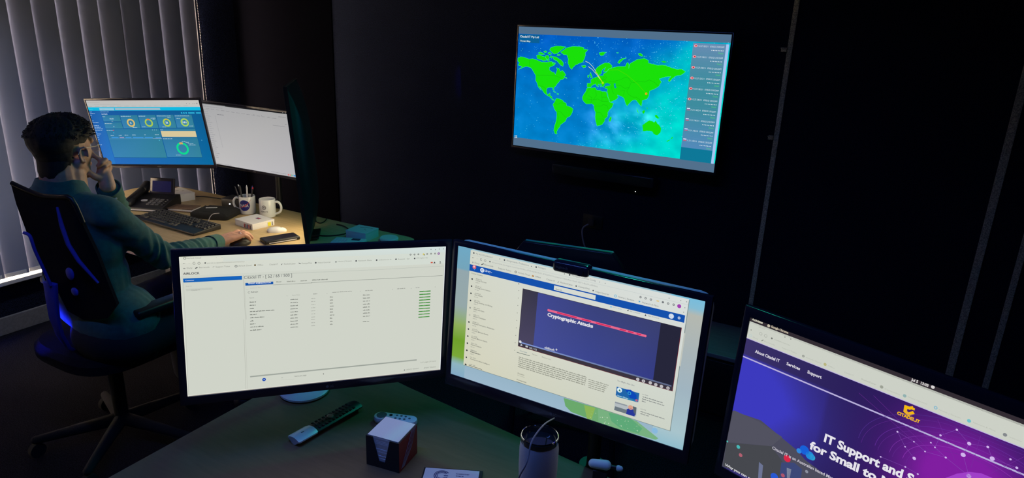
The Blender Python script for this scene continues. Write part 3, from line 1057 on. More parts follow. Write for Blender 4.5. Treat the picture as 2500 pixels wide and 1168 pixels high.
S.text('CREATE TENANT', (2062, 457), (2178, 446), 10, '8c8f88')
S.line([(2224, 441), (2234, 430)], .0008, '55585a')
S.text('EDIT TENANT', (2238, 440), (2332, 430), 10, '8c8f88')
S.build(mA)

# ------------------------------------------------------------------ near desk, centre monitor
B1, B2, B3, B4 = (1100, 580, 4.172), (1430, 660, 3.894), (1080, 840, 3.5605), (1440, 900, 4.359)
B5 = (1260, 690, 4.326)
mB, S = monitor('monitor', 'large near monitor in the centre playing a purple video page, webcam clipped on top', ((-.5701, 1.3056, 1.06), -.0047, .0741, -.0041), .597, .336, side=.014, top=.013, bot=.030, back='white', lip=True, logo=('LG', -.012))
S.base('a4bcc8')
a, b = S.w / 2, S.h / 2
# wallpaper: blue sky, grey haze, green hill
def band(x0, x1, stops):
    vs = []
    cs = []
    for z, c in stops:
        vs += [(x0, z), (x1, z)]
        cs += [lin(c)] * 2
    S.raw(vs, [(2 * i, 2 * i + 1, 2 * i + 3, 2 * i + 2) for i in range(len(stops) - 1)], cs, 0)
band(-a, -a + .04, [(b, '6fa8c4'), (b - .055, '74a4ba'), (b - .06, '93a6ac'), (b - .15, '95a7a8'), (b - .20, '8fae5c'), (b - .24, '6fa02c'), (b - .285, '7aa838'), (b - .305, '8fb4c0'), (-b, '84aac6')])
band(a - .07, a, [(b, '78bcdc'), (b - .02, '84bcd4'), (b - .035, 'b4b8b0'), (b - .12, 'a8b4b8'), (b - .2, 'a0b4c0'), (b - .3, 'a8c4cc'), (-b, '90bccc')])
band(-a + .04, a - .07, [(-b + .05, '94b2c4'), (-b, '9cb8cc')])
band(-a + .04, a - .07, [(b, '9cc0d0'), (b - .03, '9cc0d0')])
S.up()
S.o = B3
S.poly([(1055, 470), (1353, 560), (1353, 720), (1120, 592), (1070, 540)], '6aa86c')
S.o = B4
S.poly([(-60, 380), (120, 430), (500, 560), (730, 745), (700, 760), (380, 670), (-20, 545)], '78b080')
S.up()
S.poly([(200, 470), (420, 520), (560, 640), (520, 690), (330, 640), (230, 560)], '5ea878')
S.poly([(-60, 390), (60, 420), (20, 540), (-30, 540)], '8cb458')
rs_ = random.Random(5)
for k in range(34):
    x = rs_.uniform(0, 540)
    y = 430 + x * .30 + rs_.uniform(0, 110)
    S.disc((x, y), rs_.choice((.0006, .0009, .0013)), 'c8dcc0', n=8)
S.disc((692, 662), .0068, '88b8dc')
S.o = B1
S.disc((95, 235), .0, '84b8cc') if 0 else None
# browser window
S.k = 4
x0, z1 = S.L((208, 125))
S.o = B2
x1 = S.L((985, 268))[0]
S.o = B4
z0 = S.L((872, 668))[1]
def R(x, z, X, Z, col, mi=1):
    S.raw([(x, z), (X, z), (X, Z), (x, Z)], [(0, 1, 2, 3)], col, mi)
R(x0 + .002, z0 - .0012, x1 + .0014, z1 - .002, '7c8c8c')
S.up()
S.raw([(x0, z0), (x1, z0), (x1, z1), (x0, z1)], [(0, 1, 2, 3)], [lin('d4d3bc'), lin('ccd2c6'), lin('d8dedc'), lin('d2d6ca')], 0)
S.up()
S.o = B1
S.rect((205, 238), (860, 300), 'dcdfd6') if 0 else None
zb1, zb0 = S.L((215, 275))[1], S.L((198, 338))[1]
R(x0, zb0, x1 - .003, zb1, '1450ac')
R(x0, z1 - .0125, x1, z1 - .0120, 'b8c4c4')
S.o = B5
zs1 = S.L((405, 30))[1]
zs0 = S.L((402, 78))[1]
xs0, xs1 = S.L((402, 60))[0], S.L((842, 150))[0]
S.up()
R(xs0, zs0, xs1, zs1, 'd6dad2')
S.up()
S.text('Search', (420, 76), (484, 92), 18, '70747a')
S.o = B1
# tabs, tools, bookmarks
for t, p0, p1 in (('My ACS Dashboard', (262, 172), (428, 208)), ('Assignments, Professions', (572, 240), (800, 292)), ('Pentagon', (895, 310), (972, 332)), ('Pentagon Common Config', (1238, 393), (1480, 448))):
    S.text(t, p0, p1, 16, '84888a')
for p in ((240, 158), (552, 230), (875, 302), (1215, 381)):
    S.disc(p, .0020, '4a4e54')
for p in ((505, 219), (826, 294), (1163, 371)):
    S.disc(p, .0010, '4a4e54')
S.line([(222, 206), (242, 210)], .0006, '55595c')
S.text('<', (222, 213), (232, 214), 14, '55595c', .01)
S.disc((314, 225), .0028, '64686c', .0020, a0=.6, a1=6)
S.disc((355, 236), .0028, '64686c', .0020)
S.disc((404, 246), .0018, '44484c')
S.line([(268, 216), (284, 220)], .0006, 'b0b4b0')
S.text('acs.pentana.pentagon.com/my/5046c-d705-4a96-8c01-476a01d1/content/1760c9de-9aab-4071-8ad9-a49f5ba', (425, 257), (1500, 503), 14, 'a4a8a8')
for t, p0, p1 in (('Duty', (248, 264), (298, 274)), ('Barracuda', (348, 282), (438, 302)), ('Support Ticket', (488, 318), (620, 348)), ('Airlock Cloud', (690, 364), (810, 390)), ('Office', (864, 403), (920, 416)), ('Citadel IT', (978, 432), (1066, 450)), ('RocketCyber', (1122, 464), (1248, 492)), ('KaseyaOne', (1306, 505), (1418, 530))):
    S.text(t, p0, p1, 15, '75797c')
S.disc((230, 254), .0018, '9a9ea0')
S.line([(318, 277), (340, 268)], .0018, '44484c')
S.disc((667, 352), .0027, '44484c', .0016)
S.rect((832, 383), (852, 403), 'b88850')
S.line([(1094, 460), (1106, 450)], .0010, '64686c')
S.disc((1282, 495), .0018, '55595c')
S.disc((245, 302), .0052, 'd86070', n=16)
S.up()
S.disc((243, 297), .0026, 'f0c8d0', n=12)
S.poly([(238, 318), (255, 322), (247, 334)], '4aa0e0')
S.up(-1)
S.disc((325, 334), .0055, 'dce8f4', .0028)
S.disc((325, 334), .0018, 'dce8f4')
S.text('Library', (350, 346), (410, 360), 22, 'dce8f4', .015)
S.text('v', (414, 360), (426, 362), 10, 'dce8f4', .015)
S.text('Course Contents', (215, 368), (330, 385), 12, '5a5a54')
S.disc((698, 472), .0013, '404448')
# left list
rows = [(223, 423), (217, 496), (211, 569), (206, 642), (202, 716), (197, 789), (190, 861), (185, 933), (179, 1005), (174, 1077), (168, 1149)]
wds = ['Course Overview', 'Phishing and its Variants', 'Spam Attacks', 'Vishing, Smishing, and Whaling', 'Supply and Chain', 'Influence Campaigns', 'Physical Intrusion Attempts', 'Common Malware Attacks', 'Possible Malware Attacks', 'Password Attacks', 'Physical Attacks']
wx = [110, 155, 82, 185, 108, 128, 222, 165, 162, 108, 90]
for i, (x, y) in enumerate(rows):
    S.disc((x, y), .0021, '34383c' if i not in (4, 5) else '8a8e8c', 0 if i != 5 else .0014)
    S.blur((x + 38, y + 1), (x + 98, y + 14), 11, 'a4a69a', i)
    S.text(wds[i], (x + 36, y + 18), (x + 36 + wx[i], y + 18 + wx[i] * .235), 13, '5c5e5a', .006)
    S.blur((x + 33, y + 38), (x + 72, y + 46), 10, 'acaea2', i + 30)
    S.disc((698 - i * 5.2, 541 + i * 76), .0009, '70746e', n=8) if i < 9 else None
S.o = B3
for i, (x, y) in enumerate(((216, 55), (211, 116), (205, 178))):
    S.disc((x, y), .0021, '34383c')
    S.blur((x + 32, y), (x + 84, y + 10), 9, 'a4a69a', i + 3)
    if i < 2:
        S.text(('Phishing Breach', 'Adversarial Artificial Intelligence')[i], (x + 32, y + 16), (x + 32 + (86, 170)[i], y + 16 + (20, 42)[i]), 10, '5c5e5a', .006)
S.rect((198, 170), (212, 186), '34383c')
S.line([(232, 184), (345, 222)], .0014, '70726a')
# video
S.o = B5
S.k = 9
vx0, vz1 = S.L((74, 62))
vx1, vz0 = S.L((1655, 1150))
zbar = S.L((27, 628))[1]
S.raw([(vx0, vz0), (vx1, vz0), (vx1, vz1), (vx0, vz1)], [(0, 1, 2, 3)], '3a3440', 0)
S.up()
va, vb = S.L((235, 110))[0], S.L((1530, 440))[0]
S.raw([(vx0 + .001, zbar), (va, zbar), (va, vz1 - .001), (vx0 + .001, vz1 - .001)], [(0, 1, 2, 3)], [lin(c) for c in ('4a4560', '4a4560', '37364c', '3c3a48')])
S.raw([(va, zbar), ((va + vb) / 2, zbar), (vb, zbar), (vb, vz1 - .001), ((va + vb) / 2, vz1 - .001), (va, vz1 - .001)], [(0, 1, 4, 5), (1, 2, 3, 4)], [lin(c) for c in ('454e98', '3c4690', '343c86', '3a4070', '3a427c', '404890')])
S.raw([(vb, zbar), (vx1 - .001, zbar), (vx1 - .001, vz1 - .001), (vb, vz1 - .001)], [(0, 1, 2, 3)], '26263a')
S.raw([(vx0, vz0), (vx1, vz0), (vx1, vz0 + .0012), (vx0, vz0 + .0012)], [(0, 1, 2, 3)], '6a3038')
S.raw([(vx1 - .001, vz0), (vx1, vz0), (vx1, vz1), (vx1 - .001, vz1)], [(0, 1, 2, 3)], '7a2430')
S.up()
S.raw([(vx0 + .004, zbar - .0010), (vx1 - .004, zbar - .0010), (vx1 - .004, zbar + .0022), (vx0 + .004, zbar + .0022)], [(0, 1, 2, 3)], [lin(c) for c in ('8098d4', '606a88', '606a88', '8098d4')])
S.line([(345, 292), (1368, 564)], .0052, 'e8688c')
S.disc((345, 292), .0026, 'e8688c')
S.disc((1368, 564), .0026, 'e8688c')
S.up()
for x0_, x1_ in ((440, 640), (700, 790), (850, 1000), (1100, 1160), (1190, 1240), (1280, 1320)):
    S.line([(x0_, 292 + (x0_ - 345) * .266), (x1_, 292 + (x1_ - 345) * .266)], .0030, 'd83060')
S.text('Cryptographic Attacks', (334, 352), (815, 478), 34, 'dcdce4', .05)
S.text('skillsoft', (303, 694), (410, 720), 22, 'd0d4dc', .03)
S.disc((430, 708), .0022, 'd0d4dc', .0008)
S.poly([(54, 645), (73, 662), (50, 672)], 'c8ccd0')
S.rect((104, 662), (128, 688), 'c0c4c8')
S.text('0:03 / 1:23', (142, 696), (222, 714), 18, 'c0c4c8', .02)
S.disc((48, 625), .0034, 'd8dce4', n=14)
for x, y in ((1288, 1022), (1348, 1040), (1420, 1058), (1478, 1078), (1538, 1096), (1607, 1114)):
    S.disc((x, y), .0038, 'c0bcc0', .0010 if x in (1348, 1607) else 0, n=16)
# tools on the right
S.o = B2
for t, p0, p1 in (('https://portal', (95, 208), (222, 240)), ('Home | Stream', (312, 258), (462, 295)), ('Network & Mana', (538, 312), (694, 352))):
    S.text(t, p0, p1, 15, '75797c')
S.disc((286, 244), .0030, '58b0d8', .0018)
S.poly([(506, 286), (524, 298), (508, 306)], '48a0d0')
S.disc((74, 193), .0016, '55595c')
for x, y in ((524, 255), (572, 266), (622, 278), (736, 304), (786, 316), (838, 327)):
    S.disc((x, y), .0024, '74787c', .0010 if x != 736 else 0)
S.rect((676, 284), (698, 300), 'e0c070')
S.disc((891, 341), .0042, 'a040b0')
for x, y in ((795, 265), (907, 288), (962, 300), (945, 356), (188, 124), (136, 112), (933, 398)):
    S.disc((x, y), .0009, '6a6e72')
S.up(1)
S.disc((816, 436), .0055, 'd0dcec', .0014)
S.poly([(800, 424), (838, 434), (820, 444)], 'e4ecf4')
S.disc((890, 453), .0030, 'b8c8e0', .0010)
for t, p0, p1, c in (('Earn a Badge', (258, 354), (348, 376), 'a0b8c8'), ('Ask a Mentor', (420, 392), (520, 416), '84888c'), ('Table of Contents', (592, 436), (700, 462), '84888c')):
    S.text(t, p0, p1, 12, c)
S.disc((243, 346), .0022, '90c8e4')
S.poly([(395, 384), (412, 372), (408, 390)], '34383c')
S.poly([(562, 432), (572, 416), (580, 436)], '44484c')
S.o = B3
S.text('Overview', (676, 62), (740, 78), 12, '6a8894')
S.line([(652, 72), (762, 102)], .0012, '50605c')
S.text('Notes', (784, 92), (828, 103), 11, '8c8e84')
S.text('Resources', (868, 117), (944, 136), 11, '8c8e84')
for i in range(6):
    y = 116 + i * 16.4
    x = 668 - i * 1.8
    S.blur((x, y), (1258 - i * 4, y + 183 - 1), 10, '86887c', i + 90) if i < 5 else S.blur((x, y), (1040, y + 102), 10, '86887c', 99)
S.text('Duration', (658, 258), (714, 272), 11, '6a6c62', .008)
S.text('14 minutes', (656, 274), (718, 288), 9, '9a9c90')
S.text('Prerequisites', (650, 313), (734, 332), 11, '6a6c62', .008)
S.line([(648, 325), (700, 342)], .0008, '9a9c90')
S.o = B4
for i in range(5):
    y = 118 + i * 21
    S.blur((-12, y), (205 - i * 12, y + 56 - i * 3), 11, '86887c', i + 60)
S.text('You Might Also Like', (294, 133), (478, 180), 15, '84888c', .006)
S.rect((290, 190), (518, 358), '2064a8')
S.up()
S.poly([(300, 282), (400, 310), (510, 345), (508, 358), (288, 298)], '2c80b0')
S.poly([(380, 220), (440, 225), (500, 280), (500, 330), (430, 310)], '0c48b8')
S.disc((320, 228), .0058, 'd8ecf4')
S.disc((424, 262), .0040, '40c8d8', .0024)
S.disc((500, 338), .0030, 'c0607c')
S.up()
S.poly([(310, 240), (320, 216), (334, 244)], '30785c')
S.text('System Design', (296, 290), (412, 318), 14, 'c8e4f0', .01)
S.up(-2)
S.rect((272, 348), (496, 512), 'b4bcc0')
S.up()
S.poly([(272, 400), (400, 440), (390, 480), (262, 440)], '6c7880')
S.poly([(272, 352), (400, 388), (398, 400), (270, 364)], '8c949c')
S.poly([(460, 400), (500, 412), (492, 500), (470, 470)], '5c6870')
S.poly([(395, 432), (425, 420), (452, 425), (478, 448), (488, 478), (478, 510), (388, 482)], '283898')
S.disc((438, 414), .0056, 'd8a088')
S.up(-1)
for y0, ll in ((280, ((560, 628, 14), (565, 780, 14), (560, 800, 14), (556, 600, 12))), (436, ((542, 605, 14), (540, 800, 14), (540, 632, 12)))):
    for i, (xa_, xb_, hh) in enumerate(ll):
        S.blur((xa_, y0 + i * 23 - (6 if i == 0 else 0)), (xb_, y0 + i * 23 + (xb_ - xa_) * .25), 11 if i else 9, '74787a' if i else 'a4a8a4', y0 + i)
S.raw([(vx1 + .006, vz0 + .06), (vx1 + .009, vz0 + .06), (vx1 + .009, vz1 - .01), (vx1 + .006, vz1 - .01)], [(0, 1, 2, 3)], 'c0c4bc')
S.build(mB)

# ------------------------------------------------------------------ near desk, right monitor
D1, D2, D3 = (1760, 730, 2.6662), (1800, 750, 4.671), (2100, 880, 4.055)
D4 = (1760, 1000, 3.378)
mC, S = monitor('monitor', 'near monitor at the right edge showing a purple company home page', ((.094, 1.2134, 1.0417), -.3499, .0674, -.0017), .597, .336, side=.014, top=.022, bot=.024, back='white', logo=('LG', 0))
S.base('241a48')
a, b = S.w / 2, S.h / 2
R = lambda x, z, X, Z, col, mi=1: S.raw([(x, z), (X, z), (X, Z), (x, Z)], [(0, 1, 2, 3)], col, mi)
R(-a, b - .0115, a, b, '332c33', 0)
S.o = D2
zt = S.L((130, 155))[1]
zl = S.L((100, 345))[1]
zn = S.L((62, 560))[1]
R(-a, zl, a, zt, 'ccd0c6', 0)
S.up()
R(-a, zl - .0012, a, zl, 'c4b8e8')
S.text('Activities', (168, 148), (290, 196), 26, 'c8c4b4', .05)
S.disc((360, 215), .0030, 'c4bca8')
S.text('Google Chrome', (386, 232), (582, 306), 24, 'c4b8a4', .05)
for t, p0, p1 in (('Duty', (180, 350), (240, 368)), ('Barracuda', (310, 395), (430, 440)), ('Support Ticket', (508, 468), (680, 530)), ('Airlock Cloud', (784, 580), (958, 640)), ('Office', (1035, 676), (1112, 704)), ('Citadel IT', (1220, 748), (1328, 786)), ('RocketCyber', (1415, 828), (1585, 890))):
    S.text(t, p0, p1, 14, 'b0b4aa')
S.blur((245, 232), (318, 256), 12, 'bcc0b4')
S.text('citadelit.com.au', (424, 374), (604, 438), 14, 'a8aca2')
S.disc((396, 358), .0018, '6c706c')
S.disc((270, 306), .0032, 'a4a8a0', .0024)
S.disc((326, 330), .0032, 'a4a8a0', .0024)
S.disc((152, 326), .0030, 'b4ccd0', .0022)
S.line([(280, 386), (298, 376)], .0016, '7c8078')
S.disc((755, 560), .0024, '90948c', .0008)
S.disc((1003, 655), .0028, 'b8b480')
for x, y in ((612, 366), (545, 343), (160, 262)):
    S.disc((x, y), .0011, '84887e')
# page: deep violet header, blue slope, purple glow
def grad(pts, f, nx=46, ny=26, mi=0):
    x0, z0, x1, z1 = pts
    vs, cs, fs = [], [], []
    for j in range(ny + 1):
        for i in range(nx + 1):
            x, z = x0 + (x1 - x0) * i / nx, z0 + (z1 - z0) * j / ny
            vs.append((x, z))
            cs.append(lin(f(x, z)))
    for j in range(ny):
        for i in range(nx):
            q = j * (nx + 1) + i
            fs.append((q, q + 1, q + nx + 2, q + nx + 1))
    S.raw(vs, fs, cs, mi)
S.o = D3
gx, gz = S.L((1050, 1230))
def page(x, z):
    t = (x + a) / (2 * a)
    base_ = [58 + (36 - 58) * min(1, t * 2.2), 50 + (26 - 50) * min(1, t * 2.2), 104 + (84 - 104) * min(1, t * 2.2)]
    if z < zn:
        k = math.exp(-((t - .02) / .22) ** 2) * max(0, 1 - abs((zn - z) - .07) / .16)
        base_ = [base_[i] + ((60, 58, 190)[i] - base_[i]) * min(1, k * 1.5 + .15 * (t < .3)) for i in range(3)]
    r = math.hypot(x - gx, (z - gz) * 1.0)
    g = math.exp(-(r / .085) ** 2)
    g2 = math.exp(-((x - gx + .03) ** 2 / .012 + (z - gz) ** 2 / .018)) * .55
    g = min(1, g * .8 + g2)
    return [max(0, min(255, base_[i] + ((128, 30, 160)[i] - base_[i]) * g)) for i in range(3)]
grad((-a, -b, a, zl - .0012), page, 70, 36)
S.up()
R(-a, zn - .0014, a, zn + .0014, 'b9b0dc')
S.o = D4
S.poly([(90, 8), (330, 90), (620, 330), (700, 420), (1000, 640), (900, 700), (300, 568), (8, 480)], '4c4c5c')
S.up()
S.o = D1
S.poly([(85, 725), (250, 800), (400, 900), (330, 960), (40, 930)], '525260')
S.poly([(40, 935), (330, 960), (480, 1168), (200, 1168), (15, 1090)], '46484e')
S.up()
S.poly([(250, 1062), (276, 1085), (268, 1168), (244, 1168)], '6c7494')
S.poly([(395, 1065), (480, 1068), (530, 1110), (520, 1180), (380, 1180)], '3c4878')
S.poly([(430, 1100), (460, 1110), (450, 1168), (432, 1168)], '8890a4')
for x, y, r, c in ((44, 929, .002, '50c0b8'), (115, 964, .004, '48b8b8'), (130, 1018, .004, 'b06070'), (433, 1040, .007, 'd82848'), (510, 990, .005, '3088e0'), (545, 985, .009, '1860d8'), (580, 1020, .008, '2088d8'), (595, 1032, .006, '30a0d0'), (350, 1160, .008, '2858d0'), (405, 1150, .004, 'c05868'), (560, 1125, .003, '8c90a0')):
    S.disc((x, y), r, c, n=16)
S.o = D2
for t, p0, p1 in (('About Citadel IT', (204, 518), (484, 622)), ('Services', (562, 658), (716, 722)), ('Support', (800, 752), (962, 816))):
    S.text(t, p0, p1, 34, 'd8d4e0', .035)
S.o = D4
S.k += 1
S.text('IT Support and Security', (850, 262), (1960, 690), 68, 'e6e4ec', .04)
S.text('for Small to Medium', (730, 320), (1750, 760), 66, 'e6e4ec', .04)
S.text('Citadel IT is an Australian based Managed', (424, 325), (1000, 590), 24, 'c8c4d0', .02)
S.text('Why you can rely', (34, 462), (280, 590), 20, 'd8d8dc', .03)
# gold mark
S.o = D3
S.text('CITADEL.IT', (366, 532), (590, 620), 30, 'f4b810', .05)
S.line([(456, 456), (448, 505), (480, 535), (525, 520)], .0052, 'f4b810')
S.line([(456, 460), (490, 474), (520, 470)], .0050, 'f4b810')
S.poly([(448, 448), (470, 452), (468, 468), (446, 470)], 'f4b810')
S.poly([(520, 468), (544, 476), (542, 496), (520, 492)], 'f4b810')
S.text('Jul 5  13:03', (505, 200), (676, 262), 26, 'd8d4d4', .04)
S.disc((722, 265), .0028, 'd8d4d4')
for t, p0, p1 in (('RocketCyber', (15, 190), (160, 244)), ('KaseyaOne', (246, 288), (395, 344)), ('https://portal', (474, 366), (660, 440)), ('Home | Stream', (782, 495), (995, 572)), ('Network & Mana', (1120, 620), (1340, 708)), ('welcome', (1475, 762), (1600, 810))):
    S.text(t, p0, p1, 14, 'b4b8ac')
for p, c in (((215, 264), '9ca094'), ((443, 352), '90b0b0'), ((750, 470), '88b8cc'), ((1080, 600), '70c0c8'), ((1436, 738), '84888c')):
    S.disc(p, .0028, c, .0014 if c == '88b8cc' else 0)
# network of points and rings
gz2 = gz
for k, r in enumerate((.070, .086, .104, .125)):
    n = 60
    P = []
    for i in range(n + 1):
        t = PI * i / n
        P.append((gx + r * 1.35 * math.cos(t), gz - .004 + r * .80 * math.sin(t)))
    P = [p for p in P if abs(p[0]) < a - .002 and -b < p[1] < zl - .003]
    S.line_l(P, .0006, ('9038b4', '7c34a4', '6830a0', '503090')[k])
    S.line_l([(p[0] + .006, p[1] - .006) for p in P], .0004, '642c94')
for k in range(9):
    t = -1.0 + k * .25
    P = [(gx + .07 * math.sin(t) * 1.3 + q * .02 * math.sin(t * 2), gz + .03 + .012 * q * math.cos(t) * 1.2) for q in range(7)]
    P = [p for p in P if abs(p[0]) < a - .002 and p[1] < zl - .003]
    if len(P) > 1:
        S.line_l(P, .0004, '74309c')
dots = [(372, 708, 1), (535, 806, .8), (448, 856, .8), (703, 816, .8), (743, 862, .8), (645, 903, .8), (850, 963, 1), (538, 971, 1.7), (1022, 936, 2.2), (1082, 825, 1.8), (960, 688, 1.1), (1266, 858, 1.2), (1310, 973, 2.1), (1553, 1064, 1.2), (206, 956, .9), (450, 1056, .9), (798, 743, 1.1), (573, 1126, .9), (1078, 1145, 2.2), (1490, 980, 1)]
S.o = D3
for i, j in ((0, 1), (0, 2), (1, 5), (2, 7), (3, 4), (4, 6), (5, 6), (10, 9), (9, 8), (11, 12), (14, 15), (12, 13), (9, 11), (15, 17), (16, 4), (6, 18), (8, 18), (10, 16)):
    S.line([dots[i][:2], dots[j][:2]], .0004, '8450b4')
S.up()
for x, y, r in dots:
    S.disc((x, y), .0016 * r, 'd0b4ec', n=14)
S.poly([(840, 1168), (960, 1122), (1080, 1105), (1200, 1118), (1320, 1168)], 'a040c8')
S.build(mC)

# ------------------------------------------------------------------ far desk, left monitor
L1 = (190, 220, 5.84)
mD, S = monitor('monitor', 'far desk monitor showing a blue dashboard with ring charts, seen past the head', ((-3.2716, 2.1410, 1.1439), .4091, -.1585, .0531), .597, .336, L1, side=.008, top=.010, bot=.020, logo=('bar', 0))
S.base('1c6fae')
a, b = S.w / 2, S.h / 2
za_, zb_, zc_ = S.L((900, 243))[1], S.L((900, 292))[1], S.L((900, 240))[1]
S.raw([(-a, za_), (a, za_), (a, b), (-a, b)], [(0, 1, 2, 3)], [lin('b9c0c0'), lin('c4c4c0'), lin('c8c2bc'), lin('c0bcb8')], 0)
S.raw([(-a, zb_), (a, zb_), (a, za_), (-a, za_)], [(0, 1, 2, 3)], '12b8e0', 0)
S.raw([(-a, -b), (a, -b), (a, zb_), (-a, zb_)], [(0, 1, 2, 3)], [lin('2a6cc0'), lin('0a6aa0'), lin('0e5c90'), lin('1c5aa4')], 0)
S.up()
xs = S.L((345, 380))[0]
S.raw([(-a, -b), (S.L((530, 1025))[0], -b), (xs, zb_), (-a, zb_)], [(0, 1, 2, 3)], [lin('3070c4'), lin('2a78c4'), lin('2468b0'), lin('1c5ca8')])
S.up()
for p0, p1, c in (((305, 258), (523, 290), '98c8dc'), ((528, 258), (1178, 284), 'a4bcc8')):
    S.rect(p0, p1, c)
S.blur((140, 278), (215, 276), 8, '58d0e8')
S.blur((345, 274), (385, 273), 5, '6898a8')
for x0, x1, y in ((110, 310, 180), (230, 610, 206)):
    S.blur((x0, y), (x1, y - 5), 5, '9a9a98')
for k in range(14):
    S.blur((140 + k * 105, 237 - k * .9), (205 + k * 105, 236 - k * .9), 5, '8c9090', k)
for x in (1552, 1592, 1642, 1668):
    S.disc((x, 192), .0016, '74787a')
S.disc((1698, 190), .0026, '6a6e74')
for k in range(3):
    S.rect((1470 + k * 32, 316), (1494 + k * 32, 338), '30b4d8')
S.rect((1572, 316), (1668, 338), '2ca4cc')
S.rect((1684, 316), (1758, 338), '2ca4cc')
S.blur((325, 316), (445, 314), 8, 'a8d0e8')
S.text('Launchpads', (340, 348), (424, 346), 14, 'd0e8f4', .02)
rs_ = random.Random(8)
for i, (x0, x1, y) in enumerate(((140, 205, 317), (150, 245, 340), (165, 205, 364), (168, 200, 389), (175, 195, 414), (186, 228, 442), (198, 300, 467), (205, 215, 490), (230, 300, 512), (240, 328, 534), (240, 360, 557), (250, 350, 580), (258, 278, 603), (248, 335, 630), (255, 310, 656), (262, 300, 682), (268, 310, 707), (276, 305, 732), (283, 308, 757), (295, 345, 784))):
    S.blur((x0, y), (x1, y), 9, 'b4d4ec', i)
# dashboard panels
PC = '3080a8'
for pts in ([(348, 360), (592, 356), (618, 446), (368, 452)], [(374, 462), (622, 456), (646, 548), (396, 550)], [(604, 358), (848, 355), (898, 543), (652, 547)], [(860, 356), (1104, 353), (1154, 540), (906, 543)], [(1118, 354), (1362, 352), (1410, 537), (1162, 540)], [(1374, 352), (1622, 350), (1668, 535), (1418, 537)],
            [(402, 562), (1162, 552), (1270, 958), (526, 965)], [(1172, 552), (1672, 548), (1704, 672), (1204, 676)], [(1212, 684), (1706, 680), (1774, 955), (1278, 960)]):
    q0, q2 = S.L(pts[0]), S.L(pts[2])
    P = [S.L(p) for p in pts]
    x0_, x1_ = (P[0][0] + P[3][0]) / 2, (P[1][0] + P[2][0]) / 2
    z1_, z0_ = (P[0][1] + P[1][1]) / 2, (P[2][1] + P[3][1]) / 2
    S.raw([(x0_, z0_), (x1_, z0_), (x1_, z1_), (x0_, z1_)], [(0, 1, 2, 3)], [lin(c) for c in ('3c84b4', '36849c', '2f7c98', '2f78a4')])
    S.raw([(x0_, z0_ - .0012), (x1_, z0_ - .0012), (x1_, z0_), (x0_, z0_)], [(0, 1, 2, 3)], '10507c')
    S.raw([(x1_, z0_), (x1_ + .0012, z0_), (x1_ + .0012, z1_), (x1_, z1_)], [(0, 1, 2, 3)], '10507c')
S.up()
S.rect((1182, 585), (1698, 668), 'd8c89c')
for (x, y), c1, c2, t in (((759, 468), 'dcc070', 'd8a060', '2'), ((1014, 466), 'a8c850', 'a0c060', ''), ((1272, 464), 'b0cc50', 'a8c858', '22'), ((1526, 461), 'a8d060', 'a8cc60', '181')):
    S.disc((x, y), .0212, c1, .0140, n=36)
    S.disc((x, y), .0150, c2, .0135, n=36)
    if t:
        S.text(t, (x - 9 * len(t), y + 12), (x + 9 * len(t), y + 12), 24, 'e0ecf0', .03)
S.up()
S.disc((1014, 466), .0212, 'd87850', .0140, a0=1.1, a1=1.9)
S.disc((1272, 464), .0212, 'd0a050', .0140, a0=1.2, a1=1.7)
S.up(-1)
S.disc((1496, 833), .0325, '10d890', .0225, n=48)
S.up()
S.disc((1496, 833), .0325, 'd8a860', .0225, a0=1.3, a1=1.95)
S.up(-1)
for p0, p1 in (((356, 383), (392, 382)), ((614, 378), (756, 376)), ((868, 376), (965, 374)), ((1128, 373), (1325, 370)), ((1384, 372), (1590, 369)), ((386, 482), (490, 480)), ((412, 580), (500, 578)), ((1180, 570), (1220, 569)), ((1214, 698), (1350, 696)), ((785, 536), (848, 535)), ((918, 527), (972, 526)), ((1040, 404), (1108, 403)), ((1068, 420), (1102, 419)), ((1208, 530), (1260, 529)), ((1280, 394), (1325, 393)), ((1410, 408), (1460, 407)), ((1594, 516), (1646, 515)), ((1400, 930), (1475, 929)), ((1484, 736), (1540, 735)), ((1540, 748), (1584, 747)), ((1570, 762), (1650, 760)), ((1585, 785), (1685, 783)), ((472, 650), (514, 649)), ((585, 648), (628, 647)), ((670, 646), (720, 645)), ((776, 644), (828, 643)), ((950, 642), (970, 641)), ((1100, 641), (1154, 640)), ((482, 447), (505, 446))):
    S.blur(p0, p1, 8, 'c8e0ec')
S.text('12:03', (458, 418), (512, 417), 16, 'd0e4f0', .02)
S.text('5', (512, 528), (524, 528), 14, 'd0e4f0', .02)
S.disc((510, 574), .0028, 'e04868')
S.disc((514, 610), .0026, '48b0e0')
for x in (1065, 1092, 1120):
    S.disc((x, 568), .0018, 'a8d0e0')
S.disc((1164, 716), .0026, '50c0e0')
for x0, x1, c in ((480, 584, '4098e0'), (596, 664, '9c98c4'), (680, 768, '4098e0'), (784, 940, '4098e0'), (954, 1072, '4098e0'), (1108, 1192, '5098d8')):
    S.rect((x0, 670), (x1, 685), c)
S.line([(450, 696), (1200, 690)], .0008, '70b0d8')
S.blur((1070, 693), (1198, 690), 5, 'c8c0d8')
S.disc((1768, 716), .0022, '68b8d8', .0010)
S.build(mD)

